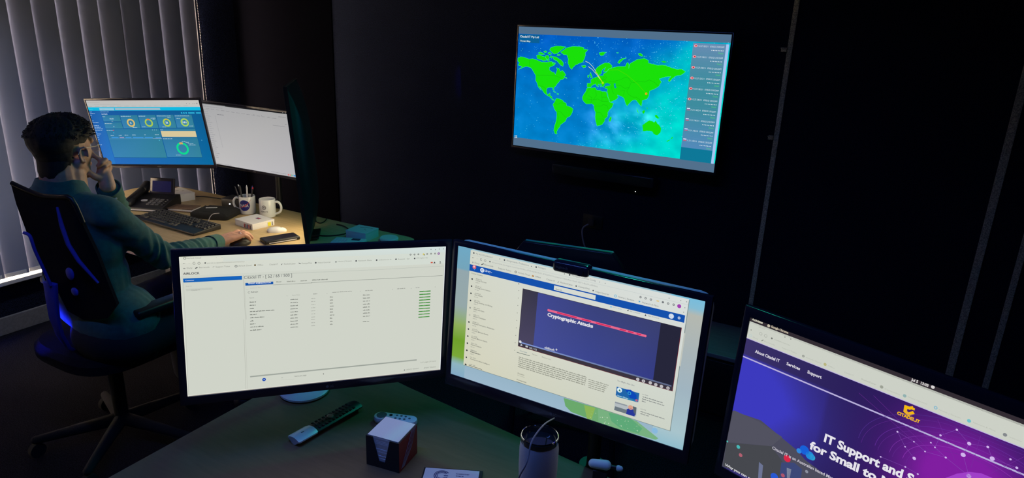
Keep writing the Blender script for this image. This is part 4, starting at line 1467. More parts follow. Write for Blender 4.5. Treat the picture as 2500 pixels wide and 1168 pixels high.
# ------------------------------------------------------------------ far desk, right monitor
L2 = (480, 200, 2.6537)
mE, S = monitor('monitor', 'far desk monitor with a blank grey document page, angled above the mugs', ((-2.9114, 2.4412, 1.1134), .0471, -.1284, -.0029), .597, .336, L2, side=.009, top=.012, bot=.014, logo=('bar', 0))
S.base('b4b3b3')
a, b = S.w / 2, S.h / 2
R = lambda x, z, X, Z, col, mi=1: S.raw([(x, z), (X, z), (X, Z), (x, Z)], [(0, 1, 2, 3)], col, mi)
S.raw([(-a, -b), (a, -b), (a, b), (-a, b)], [(0, 1, 2, 3)], [lin('c0bebe'), lin('b8b6ba'), lin('a9a8a8'), lin('a8a8aa')], 0)
S.up()
R(-a, b - .007, a, b, '1c1c1e')
R(-a, b - .0072, -a + .17, b - .004, 'a8a8aa')
S.blur((35, 130), (92, 135), 3, 'a0a0a4')
for x, y in ((558, 199), (567, 200), (576, 202)):
    S.disc((x, y), .0024, 'd0d0d4')
S.up()
for k in range(14):
    x = 60 + k * 33
    S.blur((x, 172 + k * 4.9), (x + 22, 175 + k * 4.9), 3, '7c7c80', k)
S.blur((50, 158), (170, 176), 3, '84848a')
for x, y in ((372, 213), (422, 220), (468, 229), (514, 237), (44, 155), (54, 158)):
    S.disc((x, y), .0014, '3c3c42')
for k in range(6):
    S.disc((534 + k * 8, 226 + k * 1), .0017, '54545c')
for i in range(24):
    y = 180 + i * 13.4
    x = 50 + i * 3.1
    S.blur((x, y), (x + (22 if i % 3 else 34), y + 4), 3, '84848c', i)
    if i % 4 == 2:
        S.disc((x - 3, y), .0016, ('505054', 'c05850', '4858c0')[i % 3])
S.line([(120, 218), (170, 425)], .0008, '6c6c74')
S.blur((134, 212), (178, 217), 4, '54545c')
S.blur((495, 282), (575, 291), 3, '78787e')
S.blur((574, 276), (588, 277), 3, '606066')
S.blur((483, 582), (582, 603), 3, '808086')
S.blur((120, 525), (226, 538), 3, '8c8c92')
for x, y, c in ((595, 602, 'd86868'), (607, 604, 'e07868'), (618, 605, '60b890'), (632, 607, '4898d8'), (639, 609, '4898d8')):
    S.rect((x - 4, y - 5), (x + 5, y + 6), c)
S.build(mE)

# ------------------------------------------------------------------ far desk, upright monitor seen on edge
vd = Vector((-.722, .692, 0)).normalized()
nb = Vector((.692, .722, 0)).normalized()          # its back looks to the television
pa = math.radians(6.0)
cF = at_d(733, 394, 3.27) + Vector((0, 0, .006))
u3 = (vd * math.cos(pa) + nb * math.sin(pa)).normalized()
nb = (nb * math.cos(pa) - vd * math.sin(pa)).normalized()
u3 = -u3
mw = Matrix.Translation(cF) @ Matrix(((u3.x, nb.x, 0, 0), (u3.y, nb.y, 0, 0), (0, 0, 1, 0), (0, 0, 0, 1))) @ Matrix.Rotation(math.radians(4.5), 4, 'X')
mF = thing('monitor', 'tall upright monitor on the far desk, seen edge-on as a dark sliver', 'monitor', mw=mw)
H3, W3 = .70, .395
MB().box((0, .006, 0), (W3, .012, H3)).box((W3 / 2 - .004, -.0015, 0), (.008, .006, H3)).box((-W3 / 2 + .004, -.0015, 0), (.008, .006, H3)).box((0, -.0015, H3 / 2 - .004), (W3 - .016, .006, .008)).box((0, -.0015, -H3 / 2 + .004), (W3 - .016, .006, .008)).build('bezel', 'felt', mF, smooth=False)
MB().box((0, -.0007, 0), (W3 - .02, .001, H3 - .02)).build('screen', 'scrhot', mF, smooth=False)
bk = MB()
rs2 = []
for y, sx, z1, z0 in ((.0121, .99, .345, -.345), (.028, .95, .30, -.30), (.046, .80, .22, -.22), (.056, .55, .14, -.14)):
    ring = []
    for cx, cz, a0 in ((1, 1, 0), (-1, 1, 90), (-1, -1, 180), (1, -1, 270)):
        for q in range(5):
            t = math.radians(a0 + 22.5 * q)
            r = .02
            ring.append((cx * (W3 / 2 * sx - r) + r * math.cos(t), y, (z1 if cz > 0 else z0) - cz * r + r * math.sin(t)))
    rs2.append(ring)
bk.rings(rs2)
bk.build('back_housing', 'black', mF, ang=60)
MB().box((0, .02, -.356), (.10, .05, .012)).box((0, .016, -.366), (.13, .05, .008)).build('stand_foot', 'black', mF, bev=.002)

# ------------------------------------------------------------------ desks
DZ = .73
d2 = thing('desk', 'light oak desk by the window where the man sits', 'desk', (-2.85, 2.13, 0))
P = [(-3.80, 2.06), (-3.20, 1.70), (-2.05, 1.70), (-1.92, 1.80), (-1.90, 2.50), (-1.93, 2.545), (-1.97, 2.556), (-3.60, 2.556), (-3.74, 2.53), (-3.83, 2.46), (-3.84, 2.36)]
MB().prism([(x + 2.85, y - 2.13) for x, y in P], DZ - .025, DZ).build('top', 'wood', d2, bev=.003)
for x, y in ((-3.66, 2.10), (-3.72, 2.46), (-2.02, 1.86), (-2.02, 2.46)):
    MB().box((x + 2.85, y - 2.13, .3525), (.05, .05, .705)).build('leg', 'metal', d2, bev=.004)
MB().box((0, .33, .45), (1.66, .018, .32)).build('modesty_panel', 'wood', d2, bev=.002)

d1 = thing('desk', 'dark laminate desk in the foreground under the near monitors', 'desk', (0, 0, 0))
P = [(-1.412, .30), (-1.417, 1.40), (-1.405, 1.447), (-1.365, 1.452), (-1.082, 1.409), (-.68, 1.361), (.0, 1.28), (.60, 1.21), (.62, .30)]
MB().prism(P, DZ - .025, DZ).build('top', 'darkoak', d1, bev=.003)
for x, y in ((-1.34, .38), (-1.34, 1.36), (.54, 1.14), (.54, .38)):
    MB().box((x, y, .3525), (.05, .05, .705)).build('leg', 'metal', d1, bev=.004)

# monitor arms: each arm belongs to its monitor
def arm(root, mx, pole, z0, z1, via=(), r=.016, foot=True):
    inv = mx.inverted()
    g = lambda p: inv @ Vector(p)
    if foot:
        MB().cyl(g((pole[0], pole[1], z0)), g((pole[0], pole[1], z1)), r, n=20).build('pole', 'black', root)
        MB().cyl(g((pole[0], pole[1], z0)), g((pole[0], pole[1], z0 + .03)), .034, n=28).build('clamp', 'black', root)
    e = mx @ Vector((0, .080, 0))
    pts = [Vector((pole[0], pole[1], e.z))] + [Vector(v) for v in via] + [e]
    m = MB()
    for p, q in zip(pts[:-1], pts[1:]):
        m.cap(g(p), g(q), .016)
    m.cyl(g(e), (0, .046, 0), .02)
    m.build('arm', 'black', root)
PD, PE = pose((-3.2716, 2.1410, 1.1439), .4091, -.1585, .0531), pose((-2.9114, 2.4412, 1.1134), .0471, -.1284, -.0029)
PA, PB, PCC = pose((-1.111, 1.1019, 1.0569), .8793, .0254, -.0444), pose((-.5701, 1.3056, 1.06), -.0047, .0741, -.0041), pose((.094, 1.2134, 1.0417), -.3499, .0674, -.0017)
arm(mE, PE, (-2.865, 2.575), DZ - .03, 1.20, ((-2.93, 2.60, 1.11),))
arm(mD, PD, (-2.90, 2.60), DZ, 1.2, ((-3.36, 2.58, 1.16),), foot=False)
arm(mA, PA, (-1.30, 1.345), DZ, 1.12, ((-1.29, 1.22, 1.06),))
arm(mB, PB, (-.50, 1.372), DZ - .04, 1.12)
arm(mC, PCC, (.26, 1.275), DZ - .04, 1.10, ((.20, 1.29, 1.04),))

# ------------------------------------------------------------------ things on the far desk
def ztext(mb, t, c, h, wdt, ang=0, z=0, mi=0, bold=.01):
    """flat writing lying at height z around c, on a level surface"""
    v, f, a = glyphs(t, bold)
    ca, sa = math.cos(ang), math.sin(ang)
    P = []
    for x, y in v:
        X, Y = (x - .5) * wdt, (y - .5) * h
        P.append((c[0] + X * ca - Y * sa, c[1] + X * sa + Y * ca, z))
    mb.add(P, f, mi)


def place(name, label, cat, px, py, z=DZ, rz=0, group=None):
    p = at_z(px, py, z)
    return thing(name, label, cat, (p.x, p.y, z), rz, group)


def key_grid(root, name, m, x0, y0, nx, ny, dx, dy, sx, sy, z0, z1, slope=0):
    for j in range(ny):
        for i in range(nx):
            MB().box((x0 + i * dx, y0 + j * dy, (z0 + z1) / 2 + slope * (y0 + j * dy)), (sx, sy, z1 - z0)).build(name, m, root, smooth=False)


# telephone: front edge along (303,512)-(388,515)
ph = thing('desk_phone', 'black desk phone with keypad and raised screen behind the shirt cuff', 'phone', (-3.385, 2.175, DZ), math.radians(24))
sh = MB()
W_, D_ = .215, .19
sec = [(-.095, .0), (-.095, .018), (-.085, .024), (.075, .060), (.095, .055), (.095, .0)]
sh.rings([[(x, y, z) for y, z in sec] for x in (-W_ / 2, W_ / 2)])
sh.build('body', 'black', ph, bev=.004)
sl = math.atan2(.036, .16)
tz = lambda y: .024 + (y + .085) * .225
for r in range(4):
    for c in range(3):
        y = -.055 + r * .0185
        MB().box((.012 + c * .024, y, tz(y) + .0022), (.018, .011, .005), Euler((sl, 0, 0))).build('key', 'greyink', ph, bev=.001, seg=1)
        g = MB()
        g.box((.012 + c * .024, y, tz(y) + .0050), (.007, .0035, .0006), Euler((sl, 0, 0)))
for k in range(4):
    y = -.055 + k * .0185
    MB().cyl((.088, y, tz(y)), (.088, y, tz(y) + .004), .004, n=12).build('side_key', 'greyink', ph)
MB().cyl((-.030, -.018, tz(-.018)), (-.030, -.018, tz(-.018) + .004), .016, n=28).build('navigation_key', 'silver', ph)
sc_ = MB().box((0, 0, 0), (.135, .014, .088)).build('display', 'blackgloss', ph, bev=.004)
sc_.location = (.035, .055, .105)
sc_.rotation_euler = (math.radians(-14), 0, 0)
MB().box((0, -.0075, -.002), (.105, .001, .058)).build('lcd', 'lcd', sc_, smooth=False)
hs = MB()
hs.cap((-.083, -.075, .045), (-.083, .085, .085), .018, .018, n=20)
hs.cap((-.083, -.078, .034), (-.083, -.05, .046), .024, .022, n=20)
hs.cap((-.083, .07, .078), (-.083, .10, .092), .025, .026, n=20)
hs.build('handset', 'black', ph)
MB().box((0, -.0965, .010), (.20, .002, .007)).build('front_trim', 'silver', ph)

# white carton behind the phone
def carton(name, label, corners, h, m, cat='box', z=DZ, marks=None):
    """corners: front-left, front-right, back-right base points in the picture"""
    a, b, c = [at_z(*p, z) for p in corners]
    ux = (b - a)
    W = ux.length
    ang = math.atan2(ux.y, ux.x)
    n = Vector((-math.sin(ang), math.cos(ang), 0))
    D = (c - b).dot(n)
    ctr = (a + b) / 2 + n * D / 2
    t = thing(name, label, cat, (ctr.x, ctr.y, z), ang)
    bo = MB().box((0, 0, h / 2), (W, D, h)).build('carton', m, t, bev=.0012, seg=2)
    lid = MB().box((0, 0, h - .0035), (W + .0016, D + .0016, .009)).build('lid', m, t, bev=.0008, seg=1)
    return t, W, D
t, W, D = carton('small_box', 'low white box on the desk beside the phone', ((424, 497), (477, 488), (465, 471)), .042, 'card')
k_ = MB()
k_.box((.0, .01, .0432), (.030, .006, .0004)).box((.03, -.012, .0432), (.014, .004, .0004))
k_.build('marking', 'greyink', t, smooth=False)
cb = MB().tube([at_z(*p, DZ + .004) for p in ((478, 480), (495, 480), (515, 482), (540, 486), (580, 497))], .0028, smooth=5)
tag(cb.build('desk_cable', 'cable', None), 'black cable running along the desk behind the white box', 'cable')
# brown curled strap at the back corner
st_ = MB()
pts = [at_z(*p, DZ + .012 + q) for p, q in (((398, 468), .0), ((410, 461), .012), ((430, 459), .016), ((446, 463), .006), ((436, 468), .0), ((416, 467), .004), ((402, 470), .0))]
st_.tube(pts, .009, n=8, smooth=5)
tag(st_.build('rolled_strap', 'brown', None), 'coiled brown strap at the back of the desk, behind the white box', 'strap')
# wallet / notebook
nb_ = thing('notebook', 'worn brown leather notebook in front of the white box', 'notebook', tuple(at_z(450, 513, DZ)), math.radians(20))
MB().box((0, 0, .003), (.145, .085, .004)).build('back_cover', 'brown', nb_, bev=.0015)
MB().box((.002, 0, .009), (.138, .080, .010)).build('pages', 'paper', nb_, bev=.001)
MB().box((0, 0, .016), (.145, .086, .004), Euler((0, math.radians(-1.2), 0))).build('front_cover', 'brown', nb_, bev=.0015)
# keyboard
p0, p1, p2, p3 = at_z(397, 521, DZ), at_z(543, 561, DZ), at_z(480, 596, DZ), at_z(338, 543, DZ)
kx = (p1 - p0)
ka = math.atan2(kx.y, kx.x)
kc = (p0 + p1) / 2 + Vector((math.sin(ka), -math.cos(ka), 0)) * .075
kb = thing('keyboard', 'black computer keyboard on the oak desk under his forearm', 'keyboard', (kc.x, kc.y, DZ), ka)
KW, KD = min(kx.length, .46), .150
MB().rings([[(x, -KD / 2, .002), (x, -KD / 2, .014), (x, KD / 2, .026), (x, KD / 2, .002)] for x in (-KW / 2, KW / 2)]).build('case', 'black', kb, bev=.003)
nk = 0
for r in range(6):
    y = .055 - r * .0205
    z = .014 + (y + KD / 2) / KD * .012
    n = 20 if r < 5 else 0
    xs_ = [(-KW / 2 + .016 + i * (KW - .03) / 20, .0165) for i in range(21) if i not in (15, 16)[r % 2:]] if r < 4 else ([(-KW / 2 + .016 + i * (KW - .03) / 20, .0165) for i in range(13)] if r == 4 else [])
    if r == 5:
        xs_ = [(-KW / 2 + .02, .022), (-KW / 2 + .05, .022), (-KW / 2 + .15, .13), (-KW / 2 + .25, .022), (-KW / 2 + .28, .022)]
    for x, wd in xs_:
        if nk >= 98:
            break
        nk += 1
        MB().rings([[(x - q * wd / 2, y - q * .0075, z + h), (x + q * wd / 2, y - q * .0075, z + h), (x + q * wd / 2, y + q * .0075, z + h + .001), (x - q * wd / 2, y + q * .0075, z + h + .001)] for q, h in ((1, 0), (.82, .006))]).build('key', 'key', kb, smooth=False)
MB().box((KW / 2 - .05, .068, .0268), (.006, .002, .0006)).build('status_light', 'led', kb)
tag(MB().tube([at_z(500, 548, DZ + .02), at_z(508, 540, DZ + .03), at_z(513, 530, DZ + .045), at_z(520, 523, DZ + .05), at_z(535, 521, DZ + .04)], .0018, smooth=6).build('charging_cable', 'greycable', None), 'thin grey cable from the keyboard to the black pouch', 'cable')
# black docking box on a black pouch
pc = at_z(536, 528, DZ)
pu = thing('laptop_pouch', 'flat black woven pouch with a rounded edge in front of the small black box', 'pouch', (pc.x - .018, pc.y - .006, DZ), math.radians(20))
rr = []
for z, q in ((0, .93), (.006, 1), (.022, 1), (.032, .90), (.034, .6)):
    ring = []
    for cx, cy, a0 in ((1, 1, 0), (-1, 1, 90), (-1, -1, 180), (1, -1, 270)):
        for k in range(5):
            t_ = math.radians(a0 + 22.5 * k)
            ring.append((cx * (.105 * q - .02) + .02 * math.cos(t_), cy * (.075 * q - .02) + .02 * math.sin(t_), z + min(z * .3, .003) * math.sin(5 * t_)))
    rr.append(ring)
MB().rings(rr).build('body', 'felt', pu)
MB().box((-.035, .02, .0355), (.055, .012, .0012), .4).build('label_tab', 'paper', pu)
dc = at_z(558, 521, DZ)
dk = thing('docking_station', 'small black box with a white light behind the woven pouch', 'dock', (dc.x - .045, dc.y + .105, DZ), math.radians(12))
MB().box((0, 0, .028), (.15, .09, .056)).build('body', 'black', dk, bev=.004)
MB().cyl((-.02, -.0452, .03), (-.02, -.0475, .03), .0035, n=12).build('power_light', 'led', dk)

# mugs
def mug(label, px, py, ang, r=.041, h=.096):
    p = at_z(px, py, DZ)
    t = thing('mug', label, 'mug', (p.x, p.y, DZ), 0, 'white mugs under the far monitor')
    MB().lathe([(.001, .002), (r * .80, .0), (r * .93, .003), (r, .012), (r, h - .003), (r - .0015, h), (r - .004, h - .002), (r - .0045, .012), (r * .7, .006), (.001, .006)], 48).build('body', 'ceramic', t)
    c, s = math.cos(ang), math.sin(ang)
    pts = [(r * .96, .0, h * .84), (r + .018, 0, h * .86), (r + .031, 0, h * .70), (r + .033, 0, h * .50), (r + .024, 0, h * .30), (r * .96, 0, h * .17)]
    hd = MB().tube([(x * c, x * s, z) for x, _, z in pts], .0062, n=12, smooth=6)
    hd.build('handle', 'ceramic', t)
    return t, r, h
def wrap(mb, v, f, r, a0, z0, sw, shh, mi=0, lift=.0004):
    """put flat artwork (x right, y up, centred) onto a cylinder facing angle a0"""
    P = []
    for x, y in v:
        a = a0 + x * sw / r
        P.append(((r + lift) * math.cos(a), (r + lift) * math.sin(a), z0 + y * shh))
    mb.add(P, f, mi)
m1, r, h = mug('white mug with a round blue space agency badge, full of pens', 606, 521, math.radians(205))
fa = math.atan2(-at_z(606, 521, DZ).y, -at_z(606, 521, DZ).x) - .42
bd = MB()
n = 36
NR = 7
vv = [(q / NR * math.cos(2 * PI * k / n), q / NR * math.sin(2 * PI * k / n)) for q in range(NR + 1) for k in range(n)]
wrap(bd, vv, [(q * n + k, q * n + (k + 1) % n, (q + 1) * n + (k + 1) % n, (q + 1) * n + k) for q in range(NR) for k in range(n)], r, fa, .052, .029, .029, 0)
v, f, a = glyphs('NASA', .01)
wrap(bd, [((x - .5) * 1.5, (y - .5) * .48) for x, y in v], f, r, fa, .052, .029, .029, 1, .0009)
sw_ = [(-.72 + 1.9 * t, -.42 + 1.05 * t * t + .38 * t, .07 * (1 - abs(2 * t - .9)) + .02) for t in [k / 14 for k in range(15)]]
wrap(bd, [(x, y - q) for x, y, q in sw_] + [(x, y + q) for x, y, q in sw_], [(k, k + 1, k + 16, k + 15) for k in range(14)], r, fa, .052, .029, .029, 2, .0016)
bd.build('badge', ['navy', 'whiteink', 'redink'], m1, smooth=False)
m2, r, h = mug('white mug with a small dark circular logo, handle to the right', 655, 529, math.radians(22))
fa = math.atan2(-at_z(655, 529, DZ).y, -at_z(655, 529, DZ).x) - .45
bd = MB()
ring = lambda ro, ri: ([(q * math.cos(2 * PI * k / n), q * math.sin(2 * PI * k / n)) for q in (ro, ri) for k in range(n)], [(k, (k + 1) % n, (k + 1) % n + n, k + n) for k in range(n)])
v, f = ring(1, .68)
wrap(bd, v, f, r, fa, .058, .011, .011)
v, f = ring(.38, .01)
wrap(bd, v, f, r, fa, .058, .011, .011)
v, f, a = glyphs('REMOTE', .02)
wrap(bd, [((x - .5) * 1.0, (y - .5) * .20) for x, y in v], f, r, fa, .036, .036, .032)
bd.build('logo', 'greyink', m2, smooth=False)
# pens in the badge mug
pm = at_z(606, 521, DZ)
pens = [((-.020, -.012), (-.045, -.03), .136, 'blackgloss', 'black pen leaning left in the badge mug'), ((.0, .010), (-.012, .012), .140, 'black', 'upright black pen in the badge mug'), ((.008, -.006), (.012, -.006), .145, 'silver', 'silver pen standing in the badge mug'),
        ((.018, .004), (.032, .012), .142, 'navy', 'blue pen leaning right in the badge mug'), ((.022, -.010), (.044, .004), .138, 'redink', 'red-tipped pen leaning furthest right in the badge mug'), ((-.010, -.02), (-.030, -.012), .138, 'key', 'short black marker in the badge mug'), ((-.022, .006), (-.052, -.004), .140, 'whiteink', 'white-ended scissors handle leaning out of the badge mug')]
for (bx, by), (tx, ty), hh, mt, lb in pens:
    o = thing('pen', lb, 'pen', (pm.x, pm.y, DZ), 0, 'pens in the badge mug')
    a_, b_ = Vector((bx, by, .012)), Vector((tx, ty, hh))
    d_ = (b_ - a_).normalized()
    MB().cyl(a_, b_, .0042, n=12).build('barrel', mt if mt not in ('redink', 'whiteink') else 'black', o)
    MB().cap(b_, b_ + d_ * .008, .0036, .002, n=12).build('tip', mt, o)

# white book box with colour tabs
t, W, D = carton('card_box', 'small white square box with coloured tabs, by the mouse hand', ((575, 549), (617, 563), (664, 548)), .030, 'card')
t.name = 'card_box'
ang = t.rotation_euler.z
tabs = MB()
for k in range(5):
    tabs.box((W * (.05 + .085 * k), -D / 2 - .0012, .0125), (W * .045, .0005, .019), mi=k % 3)
tabs.build('colour_tabs', ['redink', 'brown', 'navy'], t, smooth=False)
tabs = MB()
tabs.box((W / 2 + .0012, D * .26, .0125), (.0005, D * .14, .019)).box((W / 2 + .0012, D * .40, .0125), (.0005, D * .03, .019), mi=1)
tabs.build('yellow_tab', ['yellow', 'greyink'], t, smooth=False)
tabs = MB().box((.004, .018, .0308), (.030, .018, .0006), mi=0).box((.008, .018, .0312), (.018, .008, .0006), mi=1)
tabs.build('picture', ['navy', 'redink'], t, smooth=False)

# small white mouse
mp = at_z(676, 566, DZ)
ms = thing('small_mouse', 'small white wavy-edged mouse right of the white card box', 'mouse', (mp.x, mp.y, DZ), math.radians(38))
m_ = MB()
rs3 = []
for q, z in ((.95, 0), (1, .006), (.93, .013), (.70, .020), (.35, .0235), (.02, .024)):
    rs3.append([((.046 + .0018 * math.sin(7 * a_)) * q * math.cos(a_), (.024 + .0015 * math.cos(5 * a_)) * q * math.sin(a_) * (1 - .25 * math.cos(a_)), z) for a_ in [2 * PI * k / 36 for k in range(36)]])
m_.rings(rs3).build('shell', 'white', ms)
MB().box((.018, 0, .0215), (.012, .003, .004)).build('scroll_wheel', 'greyink', ms, bev=.001)

# long black phone-like case near the edge
pa_, pb_, pc_ = at_z(642, 597, DZ), at_z(728, 586, DZ), at_z(700, 573, DZ)
cs_ = thing('smartphone', 'dark smartphone in a case lying right of the hand', 'phone', tuple((pa_ + at_z(724, 577, DZ)) / 2 * 1.0), math.atan2((pb_ - pa_).y, (pb_ - pa_).x) + .12)
cs_.location.z = DZ
MB().box((0, 0, .008), (.165, .080, .016)).build('case', 'black', cs_, bev=.005)
MB().box((-.002, 0, .0165), (.15, .068, .0012)).build('screen', 'blackgloss', cs_, bev=.0004, seg=1)
MB().box((.0, -.0405, .006), (.13, .0012, .004)).build('edge_trim', 'silver', cs_)

# right end of the far desk
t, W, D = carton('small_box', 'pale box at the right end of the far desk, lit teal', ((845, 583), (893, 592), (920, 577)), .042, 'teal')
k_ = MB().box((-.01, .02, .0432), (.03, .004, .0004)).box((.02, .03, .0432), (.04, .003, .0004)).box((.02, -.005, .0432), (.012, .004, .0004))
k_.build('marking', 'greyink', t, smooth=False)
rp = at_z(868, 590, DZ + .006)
rc = thing('label_maker', 'pale flat keypad device with a dark window, before the teal-lit box', 'device', (rp.x - .01, rp.y - .035, DZ), math.radians(22))
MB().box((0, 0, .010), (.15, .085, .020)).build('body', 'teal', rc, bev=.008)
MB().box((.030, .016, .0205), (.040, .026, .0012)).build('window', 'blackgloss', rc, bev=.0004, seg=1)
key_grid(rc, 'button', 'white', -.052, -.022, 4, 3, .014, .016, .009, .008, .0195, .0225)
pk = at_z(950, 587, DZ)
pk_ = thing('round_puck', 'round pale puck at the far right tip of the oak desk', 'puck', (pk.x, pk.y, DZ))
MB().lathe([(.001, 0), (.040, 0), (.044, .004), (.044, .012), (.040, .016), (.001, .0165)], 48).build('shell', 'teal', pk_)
tag(MB().tube([at_z(*p, DZ + .0035) for p in ((752, 566), (765, 572), (790, 576), (820, 575), (845, 570), (850, 560), (838, 552), (822, 548))], .0032, smooth=6).build('desk_cable', 'cable', None), 'black cable curling from the upright monitor to the teal-lit box', 'cable')
tag(MB().tube([at_z(*p, DZ + .0035) for p in ((770, 531), (772, 541), (782, 545), (792, 541), (797, 535))], .0026, smooth=6).build('desk_cable', 'cable', None), 'short loop of black cable behind the upright monitor', 'cable')
# dark thing with orange light under his sleeve, left of the keyboard
ep = at_z(332, 533, DZ)
er = thing('phone_charger', 'dark flat charger with a small orange tab beside the keyboard', 'charger', (ep.x, ep.y, DZ), .5)
MB().box((0, 0, .006), (.09, .05, .012)).build('body', 'black', er, bev=.004)
MB().box((.02, -.028, .004), (.022, .010, .006)).build('orange_tab', mat('orange_tab', (.8, .35, .1), .5, bump=.02), er, bev=.001)

# ------------------------------------------------------------------ things on the near desk
def remote(name, label, cat, pa, pb, wd, th, top):
    a_, b_ = at_z(*pa, DZ + th), at_z(*pb, DZ + th)
    L = (b_ - a_).length
    c = (a_ + b_) / 2
    return thing(name, label, cat, (c.x, c.y, DZ), math.atan2((b_ - a_).y, (b_ - a_).x)), L
t, L = remote('remote_control', 'long black remote control with a silver end on the near desk', 'remote control', (716, 1068), (872, 980), .047, .022, 0)
def rbody(x0, x1, wd, z1, dome=.006):
    P = []
    for x, q in ((x0, .90), (x0 + .004, 1), (x1 - .004, 1), (x1, .90)):
        ring = [(x, -wd / 2 * q, .012)]
        for k in range(9):
            u = -1 + k / 4
            ring.append((x, u * wd / 2 * q, z1 - dome * u * u))
        ring.append((x, wd / 2 * q, .012))
        for k in range(7):
            u = 1 - k / 3
            ring.append((x, u * wd / 2 * .8 * q, .012 - .011 * (1 - u * u) - .0005 * 0))
        P.append(ring)
    return MB().rings(P)
rbody(-L / 2, L / 2, .044, .021).build('body', 'black', t, ang=30)
rbody(-L / 2 - .0006, -L / 2 + .060, .0452, .0216).build('end_cover', 'silver', t, ang=30)['label'] = 'silver end cover'
MB().box((-L / 2 + .028, 0, .0217), (.008, .003, .0006)).build('maker_mark', 'greyink', t)
for r in range(11):
    for c in range(3):
        x = -L / 2 + .072 + r * .0115
        if x > L / 2 - .010 or (r == 4 and c == 1):
            continue
        MB().box((x, -.013 + c * .013, .0205 if c == 1 else .0190), (.0065, .0075, .004)).build('button', 'key', t, bev=.0008, seg=1)
MB().lathe([(.0035, 0), (.009, 0), (.009, .003), (.0065, .0036), (.0035, .003)], 24, (-L / 2 + .118, 0, .0205)).build('scroll_wheel', 'metal', t)
t, L = remote('remote_control', 'small pale rounded remote control behind the note box', 'remote control', (914, 1012), (1018, 1026), .038, .017, 0)
L = max(L, .118)
P = []
for q, z in ((.90, .001), (1, .006), (1, .011), (.92, .016), (.6, .0178), (.02, .018)):
    P.append([((L / 2 - .019) * (1 if math.cos(a_) > 0 else -1) + .019 * q * math.cos(a_), .019 * q * math.sin(a_), z) for a_ in [2 * PI * (k + .5) / 40 for k in range(40)]])
MB().rings(P).build('body', 'white', t)
MB().lathe([(.009, 0), (.0135, 0), (.0135, .001), (.009, .001)], 30, (-L / 2 + .021, 0, .0174)).build('direction_ring', 'greyink', t)
MB().lathe([(.001, 0), (.0045, 0), (.0045, .0018), (.001, .002)], 20, (-L / 2 + .045, .004, .0172)).build('button', 'blackink', t)
for k, (x, y) in enumerate(((.002, .007), (.002, -.007), (.014, .007), (.014, -.007), (.026, .006), (.026, -.006), (.038, 0))):
    MB().lathe([(.001, 0), (.0032, 0), (.0032, .0012), (.001, .0014)], 14, (x, y, .0174)).build('button', 'greyink', t)

# note cube
q0, q1, q2 = at_z(897, 1130, DZ), at_z(970, 1151, DZ), at_z(1017, 1110, DZ)
an = math.atan2((q1 - q0).y, (q1 - q0).x)
ctr = (q0 + q2) / 2
nc = thing('note_box', 'dark card box of white note paper with a notch cut in front', 'note box', (ctr.x, ctr.y, DZ), an)
s_ = .088
hh = .080
bx = MB()
th = .0022
def wall_notch(ax):
    # front wall with a deep V notch
    pts = [(-s_ / 2, 0), (s_ / 2, 0), (s_ / 2, hh), (.020, hh), (.006, .018), (-.010, .018), (-.026, hh), (-s_ / 2, hh)]
    return pts
pts = wall_notch(0)
tri = tessellate_polygon([[Vector((x, z, 0)) for x, z in pts]])
for y in (-s_ / 2, s_ / 2 - th):
    v = [(x, y, z) for x, z in pts] + [(x, y + th, z) for x, z in pts]
    m = len(pts)
    bx.add(v, [tuple(q) for q in tri] + [tuple(i + m for i in q[::-1]) for q in tri] + [(i, (i + 1) % m, (i + 1) % m + m, i + m) for i in range(m)])
bx.box((-s_ / 2 + th / 2, 0, hh / 2), (th, s_ - 2 * th, hh))
bx.box((0, 0, .001), (s_ - 2 * th, s_ - 2 * th, .002))
bx.box((s_ / 2 - th / 2, 0, hh / 2), (th, s_ - 2 * th, hh))
bx.build('box', 'blackrub', nc, smooth=False)
MB().box((s_ / 2 + .0003, 0, hh / 2), (.0006, s_ - .001, hh - .001)).build('side_panel', 'red', nc, smooth=False)['label'] = 'dark red side panel'
g = MB()
for k in range(4):
    g.tube([(s_ / 2 + .0012, -.034 + k * .004, .006), (s_ / 2 + .0012, -.010 + k * .008, .040), (s_ / 2 + .0012, .016 + k * .006, .080)], .0006, n=5, smooth=5)
g.build('line_drawing', 'greycable', nc)
pp = MB()
for k in range(22):
    pp.box((random.uniform(-.0004, .0004), random.uniform(-.0004, .0004), .003 + (k + .5) * .00358), (s_ - 2 * th - .0015, s_ - 2 * th - .0015, .0034))
pp.build('paper_stack', 'paper', nc, smooth=False)

# round puck behind the left monitor
pk = at_z(745, 950, DZ)
pk_ = thing('round_puck', 'round white puck on the near desk, half hidden by the left monitor', 'puck', (-1.322, 1.231, DZ))
MB().lathe([(.001, 0), (.062, 0), (.068, .005), (.068, .010), (.062, .014), (.001, .0145)], 56).build('shell', 'white', pk_)

